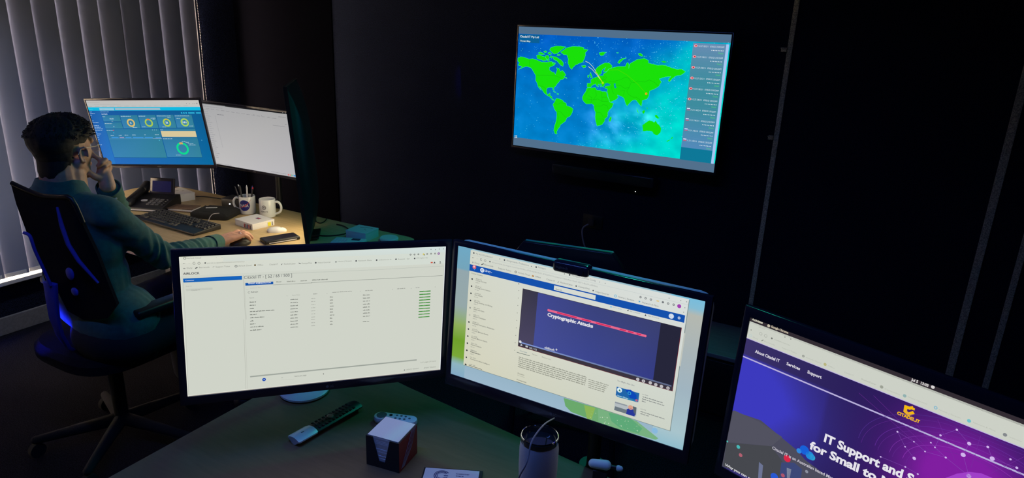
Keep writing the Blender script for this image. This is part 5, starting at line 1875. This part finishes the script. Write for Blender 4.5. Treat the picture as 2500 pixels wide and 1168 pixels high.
# card with a round emblem
ca_, cb_ = at_z(1040, 1143, DZ + .004), at_z(1171, 1152, DZ + .004)
an = math.atan2((cb_ - ca_).y, (cb_ - ca_).x)
wd = (cb_ - ca_).length
cc = (ca_ + cb_) / 2 + Vector((math.sin(an), -math.cos(an), 0)) * .04
cd_ = thing('business_card_tray', 'white card with a dark ring emblem at the bottom edge', 'card', (cc.x, cc.y, DZ), an)
MB().box((.002, .0, .0025), (wd + .012, .084, .005)).build('backing', 'blackrub', cd_, bev=.001)
MB().box((0, -.0015, .0058), (wd, .078, .0014)).build('card', 'card', cd_)
lg = MB()
for r0, r1 in ((.0165, .0185), (.0125, .0150), (.0095, .0110)):
    n = 40
    A_ = [math.radians(35) + (2 * PI - math.radians(60)) * k / n for k in range(n + 1)]
    lg.add([(-.022 + q * math.cos(a_), .012 + q * math.sin(a_), .0068) for q in (r0, r1) for a_ in A_], [(k, k + 1, k + n + 2, k + n + 1) for k in range(n)])
lg.box((-.012, .012, .0068), (.010, .0025, .0002))
ztext(lg, 'Customer', (.026, .022), .0045, .032, 0, .0068)
ztext(lg, 'Care', (.020, .014), .0045, .018, 0, .0068)
lg.build('emblem', 'navy', cd_, smooth=False)

# tumbler
tb = thing('tumbler', 'tall white insulated tumbler with a clear lid by the centre monitor', 'tumbler', (-.522, 1.105, DZ))
MB().lathe([(.001, 0), (.031, 0), (.034, .004), (.037, .06), (.0405, .14), (.0405, .185), (.038, .203), (.0365, .203), (.037, .18), (.036, .14), (.032, .008), (.001, .008)], 56).build('body', 'matte_white', tb)
MB().lathe([(.0382, .200), (.0392, .204), (.0392, .212), (.0375, .214), (.0355, .208), (.0345, .200), (.001, .199), (.001, .197), (.036, .197)], 56).build('lid', 'smoke', tb)
MB().lathe([(.0378, .2135), (.0386, .2150), (.0378, .2160), (.0368, .2150)], 56, cap=False).build('rim', 'chrome', tb)
fa = math.atan2(-1.105, .522)
lg = MB()
v, f, a = glyphs('OpenLine', .01)
wrap(lg, [((x - .5), (y - .5) * .22) for x, y in v], f, .0395, fa + .03, .118, .034, .030, 0, .0008)
v, f = ring(1, .6)
wrap(lg, v[:], f, .0395, fa - .62, .120, .004, .004, 0, .0008)
lg.build('logo', 'greyink', tb, smooth=False)
tag(MB().tube([at_d(1353, 1022, 1.385), at_d(1330, 1036, 1.22), at_d(1308, 1062, 1.15), at_d(1296, 1085, 1.12), at_d(1291, 1110, 1.11), at_d(1284, 1135, 1.10), at_d(1265, 1172, 1.10), at_d(1250, 1240, 1.10), at_z(1235, 1330, DZ + .003)], .0016, smooth=8).build('thin_cable', 'greycable', None), 'thin light cable hanging from the centre monitor in front of the tumbler', 'cable')

# webcam with its cable end
wc = thing('webcam', 'dark webcam clipped to the top of the centre monitor', 'webcam', tuple(at_d(1398, 650, 1.44)), -.02)
wc.rotation_euler = (0, 0, math.radians(0))
MB().box((0, 0, -.004), (.088, .030, .026)).build('body', 'blackgloss', wc, bev=.008)
MB().lathe([(.001, 0), (.009, 0), (.009, .003), (.006, .004), (.001, .003)], 24).build('lens', 'blackgloss', wc).matrix_local = Matrix.Translation((.024, -.0148, -.004)) @ Matrix.Rotation(PI / 2, 4, 'X')
MB().box((.018, .024, -.028), (.034, .014, .05)).build('clip', 'black', wc, bev=.003)
lg = MB()
v, f, a = glyphs('logitech', .01)
lg.add([(-.034 + x * .030, -.0153, -.006 + y * .006) for x, y in v], f)
lg.build('maker_mark', 'greyink', wc, smooth=False)

# little teal-lit gadget behind the desk edge: a white headset charger on a dark bracket
gp = (-.437, 1.262)
gd = thing('headset_charger', 'small pale rounded gadget on a dark bracket right of the tumbler', 'gadget', (gp[0], gp[1], DZ), .25)
MB().box((0, 0, .004), (.07, .05, .008)).build('base', 'black', gd, bev=.002)
MB().box((-.004, .0, .036), (.032, .016, .060)).build('bracket', 'black', gd, bev=.002)
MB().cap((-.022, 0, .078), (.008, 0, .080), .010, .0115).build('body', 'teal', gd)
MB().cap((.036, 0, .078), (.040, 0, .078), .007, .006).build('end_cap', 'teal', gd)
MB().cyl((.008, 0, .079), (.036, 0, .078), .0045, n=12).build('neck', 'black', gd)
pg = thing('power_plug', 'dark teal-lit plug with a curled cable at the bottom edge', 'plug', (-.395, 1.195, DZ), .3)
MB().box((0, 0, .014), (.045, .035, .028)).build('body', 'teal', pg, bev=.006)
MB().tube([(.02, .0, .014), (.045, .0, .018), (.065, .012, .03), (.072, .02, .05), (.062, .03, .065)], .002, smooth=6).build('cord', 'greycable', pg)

# ------------------------------------------------------------------ empty chair beyond the near desk
vc = thing('meeting_chair', 'empty dark chair behind the centre monitor, only its top edge lit', 'chair', (-.955, 2.18, 0), math.radians(10))
bk = MB()
rs_4 = []
for z, hw, y in ((.52, .19, .02), (.60, .21, .01), (.80, .215, -.015), (.93, .205, -.03), (.985, .165, -.035)):
    rs_4.append([(-hw, y, z), (hw, y, z), (hw, y + .035, z), (-hw, y + .035, z)])
bk.rings(rs_4)
bk.build('backrest', 'blackgloss', vc, bev=.006)
MB().box((0, .24, .46), (.46, .44, .06)).build('seat', 'felt', vc, bev=.02)
for sx in (-1, 1):
    for y in (.06, .42):
        MB().tube([(sx * .20, y, .44), (sx * .22, y, .0)], .012).build('leg', 'black', vc)
    MB().tube([(sx * .18, .04, .44), (sx * .17, .035, .60)], .011).build('back_post', 'black', vc)

# ------------------------------------------------------------------ his office chair
# the backrest outline lies in a plane behind the sitter's shoulders
CP, CN = (-2.56, 1.165, .9), Vector((-.25, .95, .18)).normalized()
def cpt(px, py, off=0):
    return at_plane(px, py, CP, CN) + CN * off
oc = thing('office_chair', 'high-backed mesh office chair with blue-lit frame under the seated man', 'chair', (-2.60, 1.42, 0), 0)
CO = Vector((-2.60, 1.42, 0))
out = [(26, 448), (60, 464), (100, 479), (140, 482), (172, 487), (200, 545), (236, 620), (262, 688), (285, 745), (262, 778), (205, 782), (165, 760), (142, 715), (112, 690), (95, 640), (66, 570), (40, 500)]
P3 = [cpt(*p) - CO for p in out]
x_, y_ = frame(CN)
loc2 = [Vector((p.dot(x_), p.dot(y_), 0)) for p in P3]
tri = tessellate_polygon([loc2])
n = len(P3)
bmx = MB().add([p for p in P3] + [p + CN * .012 for p in P3], [tuple(t) for t in tri] + [tuple(i + n for i in t[::-1]) for t in tri] + [(i, (i + 1) % n, (i + 1) % n + n, i + n) for i in range(n)])
bmx.build('backrest', 'mesh', oc, smooth=False)
MB().tube([p + CN * .004 for p in P3[:6]] , .0075, smooth=3).build('back_frame', 'black', oc)
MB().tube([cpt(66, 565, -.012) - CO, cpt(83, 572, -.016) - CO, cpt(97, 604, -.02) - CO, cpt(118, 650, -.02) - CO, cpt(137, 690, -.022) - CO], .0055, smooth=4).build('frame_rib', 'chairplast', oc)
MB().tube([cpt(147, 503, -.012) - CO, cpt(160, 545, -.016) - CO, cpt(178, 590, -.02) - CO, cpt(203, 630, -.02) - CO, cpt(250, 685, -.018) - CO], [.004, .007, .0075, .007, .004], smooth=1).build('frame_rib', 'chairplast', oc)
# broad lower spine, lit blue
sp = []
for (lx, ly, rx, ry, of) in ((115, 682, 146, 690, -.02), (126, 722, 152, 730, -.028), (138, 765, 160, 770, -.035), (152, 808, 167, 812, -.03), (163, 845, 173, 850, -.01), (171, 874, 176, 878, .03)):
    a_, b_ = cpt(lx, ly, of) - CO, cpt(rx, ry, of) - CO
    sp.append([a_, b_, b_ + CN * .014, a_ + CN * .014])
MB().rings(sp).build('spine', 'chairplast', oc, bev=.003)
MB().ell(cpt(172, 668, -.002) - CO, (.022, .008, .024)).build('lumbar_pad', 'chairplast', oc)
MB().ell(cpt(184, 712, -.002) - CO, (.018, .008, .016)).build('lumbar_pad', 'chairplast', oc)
st = MB()
rs_5 = []
for z, q in ((.43, .9), (.445, 1), (.48, 1), (.50, .93), (.505, .6)):
    rs_5.append([(.25 * q * (abs(math.cos(t)) ** .6) * (1 if math.cos(t) > 0 else -1), .03 + .25 * q * (abs(math.sin(t)) ** .6) * (1 if math.sin(t) > 0 else -1), z) for t in [2 * PI * k / 40 for k in range(40)]])
st.rings(rs_5).build('seat', 'mesh', oc)
MB().cyl((0, 0, .10), (0, 0, .43), .027).build('gas_column', 'felt', oc)
for k in range(5):
    t = 2 * PI * k / 5 + .3
    e = Vector((.31 * math.cos(t), .31 * math.sin(t), .075))
    MB().cap((0, 0, .11), e, .028, .016).build('base_arm', 'felt', oc)
    MB().cyl(e + Vector((-.012, 0, -.045)), e + Vector((.012, 0, -.045)), .030, n=20).build('castor', 'felt', oc)
for sx in (-1, 1):
    MB().tube([(sx * .25, .0, .46), (sx * .29, .0, .50), (sx * .29, .02, .66)], .014, smooth=4).build('armrest_post', 'black', oc)
    MB().box((sx * .29, .05, .675), (.07, .23, .03)).build('armrest', 'black', oc, bev=.010)
MB().tube([cpt(171, 874, .03) - CO, Vector((0, -.12, .40)), Vector((0, 0, .41))], .02, smooth=4).build('back_bracket', 'black', oc)

# ------------------------------------------------------------------ the man
def fuse(mb, name, m, parent, vox=.004, sm=6, fn=None, fac=.5):
    """melt overlapping rounded pieces into one continuous skin"""
    me = bpy.data.meshes.new('tmp')
    me.from_pydata(mb.v, [], mb.f)
    bm = bmesh.new()
    bm.from_mesh(me)
    bmesh.ops.recalc_face_normals(bm, faces=bm.faces)
    bm.to_mesh(me)
    bm.free()
    o = bpy.data.objects.new('tmp', me)
    C.objects.link(o)
    r = o.modifiers.new('r', 'REMESH')
    r.mode = 'VOXEL'
    r.voxel_size = vox
    s = o.modifiers.new('s', 'SMOOTH')
    s.factor = fac
    s.iterations = sm
    dg = bpy.context.evaluated_depsgraph_get()
    nm = bpy.data.meshes.new_from_object(o.evaluated_get(dg))
    bpy.data.objects.remove(o)
    nm.name = name
    if fn:
        nor = [v.normal.copy() for v in nm.vertices]
        for v, q in zip(nm.vertices, nor):
            v.co = fn(v.co, q)
    nm.materials.clear()
    nm.materials.append(M[m])
    nm.polygons.foreach_set('use_smooth', [True] * len(nm.polygons))
    nm.update()
    ob = bpy.data.objects.new(name, nm)
    C.objects.link(ob)
    if parent:
        ob.parent = parent
    return ob


man = thing('person', 'seated man in a teal shirt, chin in hand, watching the far monitors', 'person', (-2.60, 1.36, 0))
MO = Vector((-2.60, 1.36, 0))
V = lambda *a: Vector(a) - MO
# head frame
hf = Vector((-.33, .944, 0)).normalized()
hr = Vector((hf.y, -hf.x, 0))
tl = math.radians(-4)
hfw = hf * math.cos(tl) + Vector((0, 0, 1)) * math.sin(tl)
hup = hr.cross(hfw)
HC = at_d(157, 366, 2.93) - MO
HS = 1.02
RH = Matrix((hr, hfw, hup)).transposed()
def H_(x, y, z):
    return HC + RH @ Vector((x, y, z)) * HS
Cn = at_d(150, 468, 2.90) - MO              # base of the neck
body_f = Vector((.0, 1.0, 0)).normalized()
body_r = Vector((body_f.y, -body_f.x, 0))
SR = Cn + body_r * .175 + Vector((0, 0, -.070)) + body_f * .045
SL = Cn - body_r * .175 + Vector((0, 0, -.065)) + body_f * .03
wr = at_z(533, 592, DZ + .040) - MO          # right wrist
ER = at_d(402, 628, 2.90) - MO               # right elbow
ER.z = max(ER.z, .775)
WL = at_d(263, 455, 2.95) - MO               # left wrist
EL = V(-2.74, 1.63, .83)
PEL = V(-2.46, 1.38, .56)
CH = Cn + Vector((.02, 0, -.24)) + body_f * .03

sk = MB()
# skull, face, jaw, neck
sk.ell(H_(0, -.012, .035), (.074 * HS, .092 * HS, .082 * HS), RH)
sk.ell(H_(0, .030, -.010), (.064 * HS, .062 * HS, .085 * HS), RH)
sk.ell(H_(0, .040, -.065), (.052 * HS, .046 * HS, .042 * HS), RH)
sk.cap(H_(.050, -.006, -.045), H_(.022, .068, -.090), .022 * HS, .018 * HS)
sk.cap(H_(-.050, -.006, -.045), H_(-.022, .068, -.090), .022 * HS, .018 * HS)
sk.ell(H_(0, .082, -.093), (.022 * HS, .014 * HS, .015 * HS), RH)
sk.cap(H_(0, .090, .012), H_(0, .108, -.022), .009 * HS, .013 * HS)     # nose
sk.ell(H_(.010, .100, -.026), (.008, .010, .008), RH)
sk.ell(H_(-.010, .100, -.026), (.008, .010, .008), RH)
sk.cap(H_(-.020, .088, -.056), H_(.020, .088, -.056), .008, .008)       # lips
sk.cap(H_(-.017, .086, -.065), H_(.017, .086, -.065), .008, .008)
sk.cap(H_(-.042, .074, .030), H_(.042, .074, .030), .012, .012)         # brow
sk.cap(H_(.034, .062, -.020), H_(.060, .020, -.004), .014, .014)        # cheek bone
sk.cap(H_(-.034, .062, -.020), H_(-.060, .020, -.004), .014, .014)
sk.cap(H_(0, -.035, -.055), Cn + Vector((0, 0, -.03)), .060, .068)
sk.cap(H_(.012, -.005, -.075), Cn + body_f * .03, .055, .060)
sk.cap(H_(-.012, -.005, -.075), Cn + body_f * .03, .055, .060)
# ears
for s_x in (1, -1):
    for k in range(9):
        a0, a1 = math.radians(-70 + k * 30), math.radians(-70 + (k + 1) * 30)
        q = lambda a: H_(s_x * (.076 + .010 * (math.cos(a) < .3)), -.006 + .0135 * -math.cos(a) * 1.0, -.010 + .0255 * math.sin(a))
        sk.cap(q(a0), q(a1), .0048, .0048, n=8, k=3)
    sk.ell(H_(s_x * .073, -.003, -.010), (.006, .010, .020), RH)
    sk.ell(H_(s_x * .076, .001, -.035), (.0055, .007, .009), RH)
    sk.ell(H_(s_x * .074, .006, -.010), (.006, .005, .008), RH)
# trunk and limbs inside the clothes
sk.cap(Cn + Vector((0, 0, -.10)), PEL, .10, .11)
sk.cap(SL + Vector((0, 0, -.01)), SR + Vector((0, 0, -.01)), .05, .05)
sk.cap(SR, ER, .045, .036).cap(ER, wr, .037, .026)
sk.cap(SL, EL, .045, .036).cap(EL, WL, .037, .027)
KR, KL = V(-2.40, 1.80, .55), V(-2.72, 1.80, .55)
for h_, k_, f_ in ((PEL + Vector((.09, 0, 0)), KR, V(-2.38, 1.86, .07)), (PEL - Vector((.09, 0, 0)), KL, V(-2.76, 1.84, .07))):
    sk.cap(h_, k_, .075, .052).cap(k_, f_, .050, .035)


def finger(pts, rads):
    for (a_, b_), (r0, r1) in zip(zip(pts[:-1], pts[1:]), zip(rads[:-1], rads[1:])):
        sk.cap(a_, b_, r0, r1, n=14, k=5)


# right hand resting over the mouse
hx = (at_z(592, 588, DZ + .02) - MO - wr)
hx.z = 0
hd_ = hx.normalized()
hs_ = Vector((hd_.y, -hd_.x, 0))             # towards the near (thumb-away) side
up_ = Vector((0, 0, 1))
def Rh(x, y, z):
    return wr + hd_ * x + hs_ * y + up_ * z
for y in (-.028, -.010, .010, .028):
    sk.cap(Rh(.006, y * .62, .004), Rh(.082, y * 1.05, .012), .0185, .0125)
fl = ((-.031, .096, .040), (-.010, .104, .044), (.011, .100, .041), (.031, .088, .033))
for y, kx_, ln in fl:
    finger([Rh(kx_ - .012, y, .010), Rh(kx_ + ln * .55, y * 1.12, .018), Rh(kx_ + ln * 1.15, y * 1.15, .004), Rh(kx_ + ln * 1.45, y * 1.15, -.014)], (.0102, .0094, .0086, .0074))
finger([Rh(.018, .030, .0), Rh(.048, .052, -.006), Rh(.078, .056, -.014), Rh(.098, .050, -.020)], (.0145, .0112, .0098, .0085)) if 0 else finger([Rh(.018, -.030, .0), Rh(.048, -.052, -.006), Rh(.078, -.056, -.014), Rh(.098, -.050, -.020)], (.0145, .0112, .0098, .0085))

# left hand holding the chin: joints placed round the cheek
Q = lambda px, py, d: at_d(px, py, d + .075) - MO
pal = [Q(262, 440, 2.885), Q(250, 404, 2.87)]
sk.cap(WL + Vector((0, 0, 0)), Q(256, 428, 2.89), .028, .026)
sk.cap(Q(258, 437, 2.895), Q(262, 406, 2.90), .018, .013)
sk.cap(Q(250, 437, 2.885), Q(254, 402, 2.885), .019, .013)
sk.cap(Q(246, 432, 2.88), Q(248, 398, 2.875), .018, .012)
finger([Q(250, 398, 2.878), Q(240, 387, 2.868), Q(230, 381, 2.864), Q(222, 371, 2.870)], (.0104, .0090, .0082, .0070))       # index along the cheek
finger([Q(258, 401, 2.888), Q(257, 391, 2.872), Q(247, 398, 2.855), Q(240, 405, 2.860)], (.0110, .0104, .0094, .0084))       # middle, curled
finger([Q(264, 406, 2.905), Q(266, 397, 2.890), Q(256, 406, 2.868), Q(249, 413, 2.870)], (.0104, .0100, .0092, .0082))       # ring, curled
finger([Q(267, 414, 2.915), Q(269, 409, 2.905), Q(262, 416, 2.888), Q(256, 421, 2.888)], (.0094, .0088, .0080, .0072))       # little
finger([Q(248, 436, 2.875), Q(232, 432, 2.862), Q(220, 424, 2.856), Q(211, 413, 2.862)], (.0165, .0125, .0110, .0092))       # thumb under the jaw
bodyo = fuse(sk, 'body', 'skin', man, .0034, 5)

# eyes, eyebrows
for s_x in (1, -1):
    e = MB().ell(H_(s_x * .030, .074, .010), (.0115, .0115, .0115), RH)
    e.build('eye', 'ceramic', man)
    MB().tube([H_(s_x * .014, .092, .030), H_(s_x * .030, .091, .035), H_(s_x * .046, .080, .031)], .0035, smooth=4).build('eyebrow', 'hair', man)

# glasses
gs = MB()
for s_x in (1, -1):
    ring_ = [H_(s_x * (.031 + .024 * math.cos(t)), .112 - .010 * abs(math.cos(t) + .3), .006 + .020 * math.sin(t)) for t in [2 * PI * k / 28 for k in range(29)]]
    gs.tube(ring_, .0009, n=6)
    gs.tube([H_(s_x * .055, .104, .010), H_(s_x * .068, .085, .012), H_(s_x * .079, .02, .012), H_(s_x * .081, -.012, .012), H_(s_x * .079, -.028, -.010)], .0013, n=8, smooth=6)
gs.tube([H_(-.008, .110, .010), H_(0, .113, .013), H_(.008, .110, .010)], .0011, n=6, smooth=4)
go = gs.build('glasses', 'metal', man)
for s_x in (1, -1):
    MB().rings([[H_(s_x * (.031 + q * .0235 * math.cos(t)), .112 - .010 * abs(q * math.cos(t) + .3) + of, .006 + q * .0195 * math.sin(t)) for t in [2 * PI * k / 28 for k in range(28)]] for q, of in ((1, 0), (.5, .0012), (.01, .0016))], cap=False).build('lens', 'glass', go)

# hair: a cap whose thickness follows the cut (long on top, faded sides and nape)
def hair_shell(longpart):
    nu, nv = 120, 80
    v, f = [], []
    keep = {}
    for j in range(nv + 1):
        ph_ = PI * j / nv
        for i in range(nu):
            th_ = 2 * PI * i / nu
            d = Vector((math.sin(ph_) * math.cos(th_), math.sin(ph_) * math.sin(th_), math.cos(ph_)))
            # skull radius along d
            cx = Vector((0, -.012, .030))
            R0 = 1 / math.sqrt((d.x / .0775) ** 2 + (d.y / .0955) ** 2 + (d.z / .0865) ** 2)
            low = max(0, -d.z)
            if d.y < .25:
                R0 = max(R0, .0775 if low > .2 else 0)
                if low > .35:
                    k = min(1, (low - .35) / .45)
                    R0 = R0 * (1 + .18 * k)
            fx = d.y + .0
            # hairline: front limit rises over the forehead, passes over the ear and drops at the nape
            if d.z > .42:
                lim = .90
            elif d.z > .0:
                lim = .28 + .95 * (d.z - .0)
            elif d.z > -.30:
                lim = -.10
            else:
                lim = -.28
            ear = abs(d.x) > .75 and d.z < -.05 and d.y > -.35
            inside = (d.y < lim) and not ear and d.z > -.90
            top = max(0, min(1, (d.z - .02) / .30))
            back = max(0, -d.y)
            t_ = .0025 + top * (.009 + .008 * back)
            t_ += .024 * max(0, back - .25) * max(0, 1 - abs(d.z - .0) / .60)
            t_ += .015 * max(0, d.y) * top
            if d.z < -.1:
                t_ = max(.0015, t_)
            n1 = noise.noise(Vector((d.x * 7, d.y * 7, d.z * 7)))
            n2 = noise.noise(Vector((th_ * 11, ph_ * 3.0, 4)))
            t_ += top * (.004 * n1 + .0035 * n2) + .0008 * n2
            if not inside:
                t_ = -.006
            v.append(H_(*(cx + d * (R0 + t_))))
            keep[j * nu + i] = inside
    for j in range(nv):
        for i in range(nu):
            q = (j * nu + i, j * nu + (i + 1) % nu, (j + 1) * nu + (i + 1) % nu, (j + 1) * nu + i)
            if any(keep[k] for k in q):
                f.append(q)
    return v, f
v, f = hair_shell(1)
hm = MB().add(v, f)
nape = []
for q in range(9):
    t = q / 8
    c_ = H_(0, -.030, -.020).lerp(H_(0, -.036, -.092), t)
    rr_ = (.0665 - .005 * t - .0035 * max(0, t - .75) * 4)
    hw_ = math.radians(88 - 62 * t)
    nape.append([c_ + RH @ Vector((math.sin(a_) * rr_ * 1.0, -math.cos(a_) * rr_, .004 * math.cos(a_ * 9))) for a_ in [-hw_ + 2 * hw_ * k / 30 for k in range(31)]])
hm.rings(nape, cap=False, closed=False)
# loose locks on the crown, the back and the quiff
rs_ = random.Random(21)
for k in range(900):
    th_ = rs_.uniform(0, 2 * PI)
    z = rs_.uniform(.22, .98)
    r_ = math.sqrt(1 - z * z)
    d = Vector((r_ * math.cos(th_), r_ * math.sin(th_), z))
    if d.y > .62 and z < .45:
        continue
    R0 = 1 / math.sqrt((d.x / .0775) ** 2 + (d.y / .0955) ** 2 + (d.z / .0865) ** 2)
    b0 = Vector((0, -.012, .030)) + d * (R0 + .006 + .012 * max(0, -d.y) + .012 * max(0, d.y))
    flow = (Vector((d.x * .5 + .25, d.y * .4 + (.9 if d.y > -.2 else -.6), .1 if d.y > -.2 else -.7)) + Vector([rs_.uniform(-.35, .35) for _ in range(3)])).normalized()
    ln = rs_.uniform(.010, .019)
    b1 = b0 + flow * ln * .6 + d * .006
    b2 = b0 + flow * ln + d * rs_.uniform(-.006, .004)
    hm.tube([H_(*b0), H_(*b1), H_(*b2)], [.0016, .0014, .0004], n=4)
hm.build('hair', 'hair', man, ang=80)

# shirt
def folds(co, n):
    w = co + MO
    # creases across the sleeve near the elbow and round the waist, soft drape elsewhere
    k = .0016 * noise.noise(w * 16) + .0010 * noise.noise(w * 38)
    dE = (co - ER).length
    g = math.exp(-(dE / .13) ** 2)
    ax = (wr - ER).normalized()
    s_ = (co - ER).dot(ax)
    k += g * .0065 * math.sin(s_ * 150 + 5 * noise.noise(w * 9))
    tw = max(0, min(1, ((co - wr).length < .28)))
    g2 = math.exp(-((co - (ER + wr) / 2).length / .10) ** 2)
    k += g2 * .0028 * math.sin(s_ * 190 + 6 * noise.noise(w * 7))
    gl_ = math.exp(-((co - (EL + WL) / 2).length / .12) ** 2)
    k += gl_ * .004 * math.sin((co.z) * 170 + 5 * noise.noise(w * 8))
    gs_ = math.exp(-((co - SR).length / .12) ** 2)
    k += gs_ * .0035 * math.sin((co.x + co.z) * 75 + 3 * noise.noise(w * 6))
    return co + n * k
sr = MB()
RB = Matrix((body_r, body_f, Vector((0, 0, 1)))).transposed()
sr.ell(CH + Vector((0, 0, .05)), (.185, .125, .17), RB)
sr.ell(CH + Vector((0, 0, -.10)), (.175, .130, .22), RB)
sr.ell(PEL + Vector((0, 0, .06)) , (.185, .140, .13), RB)
sr.ell(Cn + Vector((0, 0, -.075)) - body_f * .02, (.15, .085, .06), RB)
sr.cap(Cn + Vector((0, 0, -.045)) + body_r * .03, SR + Vector((0, 0, .002)), .062, .066)
sr.cap(Cn + Vector((0, 0, -.045)) - body_r * .03, SL + Vector((0, 0, .002)), .062, .066)
sr.cap(SR, ER, .066, .047).cap(ER, wr - (wr - ER).normalized() * .012, .048, .035)
sr.cap(SL, EL, .068, .054).cap(EL, WL - (WL - EL).normalized() * .030, .055, .040)
shirt = fuse(sr, 'shirt', 'shirt', man, .006, 7, folds)
# collar: stand and turned-down leaf
def collar():
    mb = MB()
    n = 48
    rows = []
    nrm = (H_(0, -.03, -.06) - Cn).normalized()
    for r_, up1, dz in ((.078, -.012, 0), (.071, .050, 0), (.075, .054, 0), (.088, .026, 0), (.100, -.006, 0), (.096, -.009, 0), (.083, .026, 0), (.080, -.012, 0)):
        ring = []
        for k in range(n + 1):
            a_ = math.radians(105) + math.radians(330) * k / n
            o = (RB @ Vector((math.cos(a_) * r_ * 1.02, math.sin(a_) * r_ * 1.0, 0)))
            fr_ = max(0, math.sin(a_))
            ring.append(Cn + o + nrm * (up1 - .030 * fr_ - .0) + Vector((0, 0, .004 * math.sin(a_ * 3))))
        rows.append(ring)
    v = [p for r_ in rows for p in r_]
    m = n + 1
    f = [(i * m + k, i * m + k + 1, (i + 1) * m + k + 1, (i + 1) * m + k) for i in range(len(rows) - 1) for k in range(n)]
    return mb.add(v, f)
collar().build('collar', 'shirt', shirt, ang=60)
# cuffs
def cuff(w_, e_, r0, r1, ln):
    d = (w_ - e_).normalized()
    x, y = frame(d)
    rs = []
    for q, r_ in ((-ln, r0), (0, r1), (.001, r1 - .002), (-.004, r1 - .0045), (-ln, r0 - .005)):
        rs.append([w_ + d * q + (x * math.cos(t) + y * math.sin(t)) * (r_ * (1 + .03 * math.sin(3 * t))) for t in [2 * PI * k / 36 for k in range(36)]])
    return MB().rings(rs, cap=False), d, x, y
mb_, d, x, y = cuff(wr - (wr - ER).normalized() * .004, ER, .0405, .0385, .055)
mb_.build('cuff', 'shirt', shirt)
mb_, d, x, y = cuff(WL - (WL - EL).normalized() * .008, EL, .0445, .0430, .062)
cf = mb_.build('cuff', 'shirt', shirt)
bp_ = Q(275, 466, 2.83)
bdir = (bp_ - (WL - d * .03)); bdir = (bdir - d * bdir.dot(d)).normalized()
bc_ = WL - d * .030 + bdir * .0440
MB().cyl(bc_, bc_ + bdir * .003, .0055, n=18).build('button', 'white', cf)
# ring, lanyard cord at the throat, trousers, shoes
rg_c = Rh(.100, .0115, .016)
rx, ry = frame(hd_)
MB().tube([rg_c + (rx * math.cos(t) + ry * math.sin(t)) * .0108 for t in [2 * PI * k / 24 for k in range(25)]], .0013, n=8).build('ring', 'silver', man)
tr = MB()
for h_, k_, f_ in ((PEL + Vector((.09, 0, 0)), KR, V(-2.38, 1.86, .10)), (PEL - Vector((.09, 0, 0)), KL, V(-2.76, 1.84, .10))):
    tr.cap(h_, k_, .100, .070).cap(k_, f_, .070, .055)
tr.ell(PEL, (.185, .15, .12), RB)
fuse(tr, 'trousers', 'trousers', man, .010, 5)
for x in (-2.38, -2.76):
    MB().cap(V(x, 1.85, .045), V(x + (.02 if x > -2.5 else -.03), 2.03, .035), .043, .036).build('shoe', 'black', man)
# mouse under his hand
mm = Rh(.105, .0, 0) + MO
mo = thing('computer_mouse', 'black computer mouse under his right hand', 'mouse', (mm.x, mm.y, DZ), math.atan2(hd_.y, hd_.x))
rs3 = []
for q, z in ((.93, 0), (1, .006), (.97, .014), (.82, .024), (.5, .030), (.02, .032)):
    rs3.append([(.052 * q * math.cos(a_), .029 * q * math.sin(a_), z) for a_ in [2 * PI * k / 32 for k in range(32)]])
MB().rings(rs3).build('shell', 'black', mo)
MB().box((.026, 0, .0285), (.016, .005, .006)).build('scroll_wheel', 'blackrub', mo, bev=.001)
